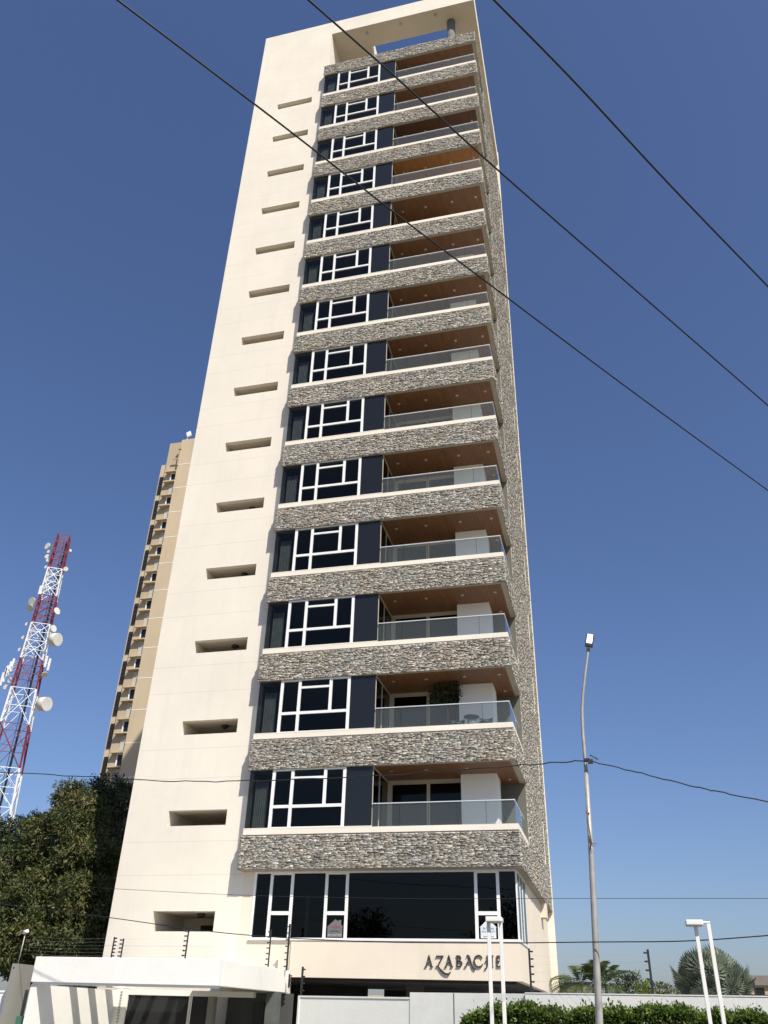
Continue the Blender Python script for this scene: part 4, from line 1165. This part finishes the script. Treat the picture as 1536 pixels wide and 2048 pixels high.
# ------------------------------------------------------------------ palms and far things at the right
def fan_palm(px, py, y, rad, label):
    c = at(px, py, y); r = empty('fan_palm', (c.x, c.y, GZ)); tag(r, label, 'palm')
    hc = c.z-GZ
    mb = MB(); mb.tube([(0, 0, 0), (.05, 0, hc*.5), (0, 0, hc+.1)], [.28, .22, .2], 12); mb.build('trunk', M['bark'], r)
    Vs, Fs, Ts = [], [], []; n = 0; pet = MB()
    for i in range(84):
        az = i*2.399; el = math.asin(.99-1.25*i/84)
        d = Vector((math.cos(az)*math.cos(el), math.sin(az)*math.cos(el), math.sin(el)))
        base = Vector((0, 0, hc)); hub = base+Vector((d.x, d.y, d.z*.86))*rad*random.uniform(.52, .72)
        pet.tube([base, hub], [.03, .018], 5)
        side = d.cross(Vector((0, 0, 1)));
        side = side.normalized() if side.length > .05 else Vector((1, 0, 0))
        up = side.cross(d).normalized(); fr = rad*random.uniform(.34, .44); tn = random.uniform(.15, .85)
        m = 26
        for k in range(m):
            t = (k/(m-1)-.5)*R(250)
            dd = ((d*.5+up*.8)*math.cos(t)+side*math.sin(t)).normalized()
            tip = hub+dd*fr*(1-.12*abs(t))+d*(.10*fr)+Vector((0, 0, -.06*fr))
            mid = hub+dd*fr*.55+d*.03*(1 if k % 2 else -1)
            w = (dd.cross(d)).normalized()*fr*.07
            Vs += [tuple(hub), tuple(mid+w), tuple(tip), tuple(mid-w)]; Fs.append((n, n+1, n+2, n+3)); n += 4
            Ts.append((min(1, max(0, tn+random.uniform(-.15, .15))), 0, 0))
    np_mesh('fronds', np.array(Vs), np.array(Fs), np.array(Ts), M['leaf_silver'], r)
    pet.build('petioles', M['bark'], r)
fan_palm(1428, 1982, 52, 2.45, 'round silvery green fan palm behind the white wall at the right')
def feather_palm(px, py, y, rad, label, nf=26, seed=2):
    rd = random.Random(seed); c = at(px, py, y); r = empty('feather_palm', (c.x, c.y, GZ)); tag(r, label, 'palm')
    hc = c.z-GZ; mb = MB()
    for k in range(3): mb.tube([(k*.35-.35, 0, 0), (k*.45-.45, .05, hc*.6), (k*.5-.5, 0, hc)], [.09, .07, .06], 8)
    mb.build('trunk', M['bark'], r)
    Vs, Fs, Ts = [], [], []; n = 0
    for i in range(nf):
        az = rd.uniform(0, 6.28); el = rd.uniform(R(-5), R(80)); o = Vector(((i % 3)*.5-.5, 0, hc))
        d = Vector((math.cos(az)*math.cos(el), math.sin(az)*math.cos(el), math.sin(el))); L = rad*rd.uniform(.75, 1.1); tn = rd.uniform(.1, .9)
        P = [o+d*L*t+Vector((0, 0, -.55*L*t*t)) for t in [j/20 for j in range(21)]]
        for j in range(1, 21):
            dd = (P[j]-P[j-1]).normalized(); sd = dd.cross(Vector((0, 0, 1))).normalized(); ll = L*.40*math.sin(math.pi*(j/21)**.7)+.1
            for s in (-1, 1):
                tip = P[j]+sd*s*ll*.75+dd*ll*.6+Vector((0, 0, -.22*ll)); mid = P[j].lerp(tip, .5)+Vector((0, 0, .05)); w = dd*.036*rad/2
                Vs += [tuple(P[j]), tuple(mid+w), tuple(tip), tuple(mid-w)]; Fs.append((n, n+1, n+2, n+3)); n += 4; Ts.append((min(1, max(0, tn+rd.uniform(-.2, .2))), 0, 0))
    np_mesh('fronds', np.array(Vs), np.array(Fs), np.array(Ts), M['leaf_palm'], r)
feather_palm(1187, 1968, 40, 1.75, 'clumping green feather palm behind the street lamp pole', 34)
tree('small_cluster_tree', 'small dark tree with separate round tufts right of the feather palm', (at(1262, 1985, 42).x, 42, GZ),
     [lb(1258, 1972, 42, .42, .4, .45), lb(1240, 1970, 42, .35, .35, .4), lb(1271, 1962, 42, .26, .26, .40), lb(1276, 1978, 42, .24, .24, .26), lb(1262, 1988, 42, .5)], 150, 14, .13, .08, M['leaf_dark'], .06, 1.5, 31)
tree('small_cluster_tree', 'little dark tree close to the tower corner left of the feather palm', (at(1132, 1985, 44).x, 44, GZ),
     [lb(1128, 1972, 44, .32), lb(1140, 1985, 44, .5), lb(1122, 1985, 44, .4), lb(1127, 1960, 44, .2)], 110, 14, .13, .08, M['leaf_dark'], .06, 1.5, 33)
tree('conical_sapling', 'tiny pale green conical sapling behind the white wall', (at(1288, 1985, 36).x, 36, GZ),
     [lb(1288, 1984, 36, .3, .3, .35), lb(1288, 1974, 36, .12, .12, .2)], 60, 12, .10, .05, M['leaf_hedge'], .04, 1.2, 35)
tree('far_bush', 'far low bush between the sapling and the fan palm', (at(1322, 1985, 60).x, 60, GZ),
     [lb(1315, 1984, 60, .7, .7, .5), lb(1330, 1984, 60, .6, .6, .4), lb(1345, 1990, 60, .6, .6, .4)], 120, 14, .18, .12, M['leaf_olive'], .08, 1.2, 36)
# distant block at the right edge
fb0 = at(1503, 1990, 95); fb1 = at(1600, 1990, 95)
r = empty('distant_block', (fb0.x, 95, GZ)); tag(r, 'distant low grey-brown building at the right edge', 'building')
ht = at(1503, 1951, 95).z-GZ; w = fb1.x-fb0.x
mb = MB(); mb.box(0, w, .0, 10, 0, ht-.8); mb.build('wall', M['beige_dark'], r)
mb = MB(); mb.box(-.1, w+.1, -.3, 10, ht-.8, ht); mb.build('roof', M['plan_grey'], r)
for fl in range(3):
    for j in range(5):
        mb = MB(); mb.box(.4+j*1.15, 1.2+j*1.15, -.05, .05, ht-1.9-fl*1.5, ht-1.0-fl*1.5); mb.build('window', M['panel'], r)
r = empty('mesh_fence', tuple(at(1490, 2000, 30)[:2])+(GZ,)); tag(r, 'dark slatted fence panel in front of the distant building', 'fence')
zt_ = at(1520, 1965, 30).z-GZ
mb = MB()
for j in range(4): mb.box(.3+j*.42, .35+j*.42, 0, .05, 0, zt_)
mb.box(.2, 1.8, .055, .075, zt_-.35, zt_-.31); mb.build('panel', M['black'], r)
# the pale house seen through the garage
pp_ = at(780, 1985, 60)
r = empty('pale_house', (pp_.x, 60, GZ)); tag(r, 'small pale yellow house glimpsed above the sliding gate through the garage', 'house')
mb = MB(); mb.box(-2.6, -.2, 0, 3, 0, 2.9); mb.build('wall', M['beige'], r)
mb = MB(); mb.prism([(-.2, 2.2), (.9, 3.1), (2.2, 2.2)], 0, 3, 'xz'); mb.build('roof', M['sill'], r)
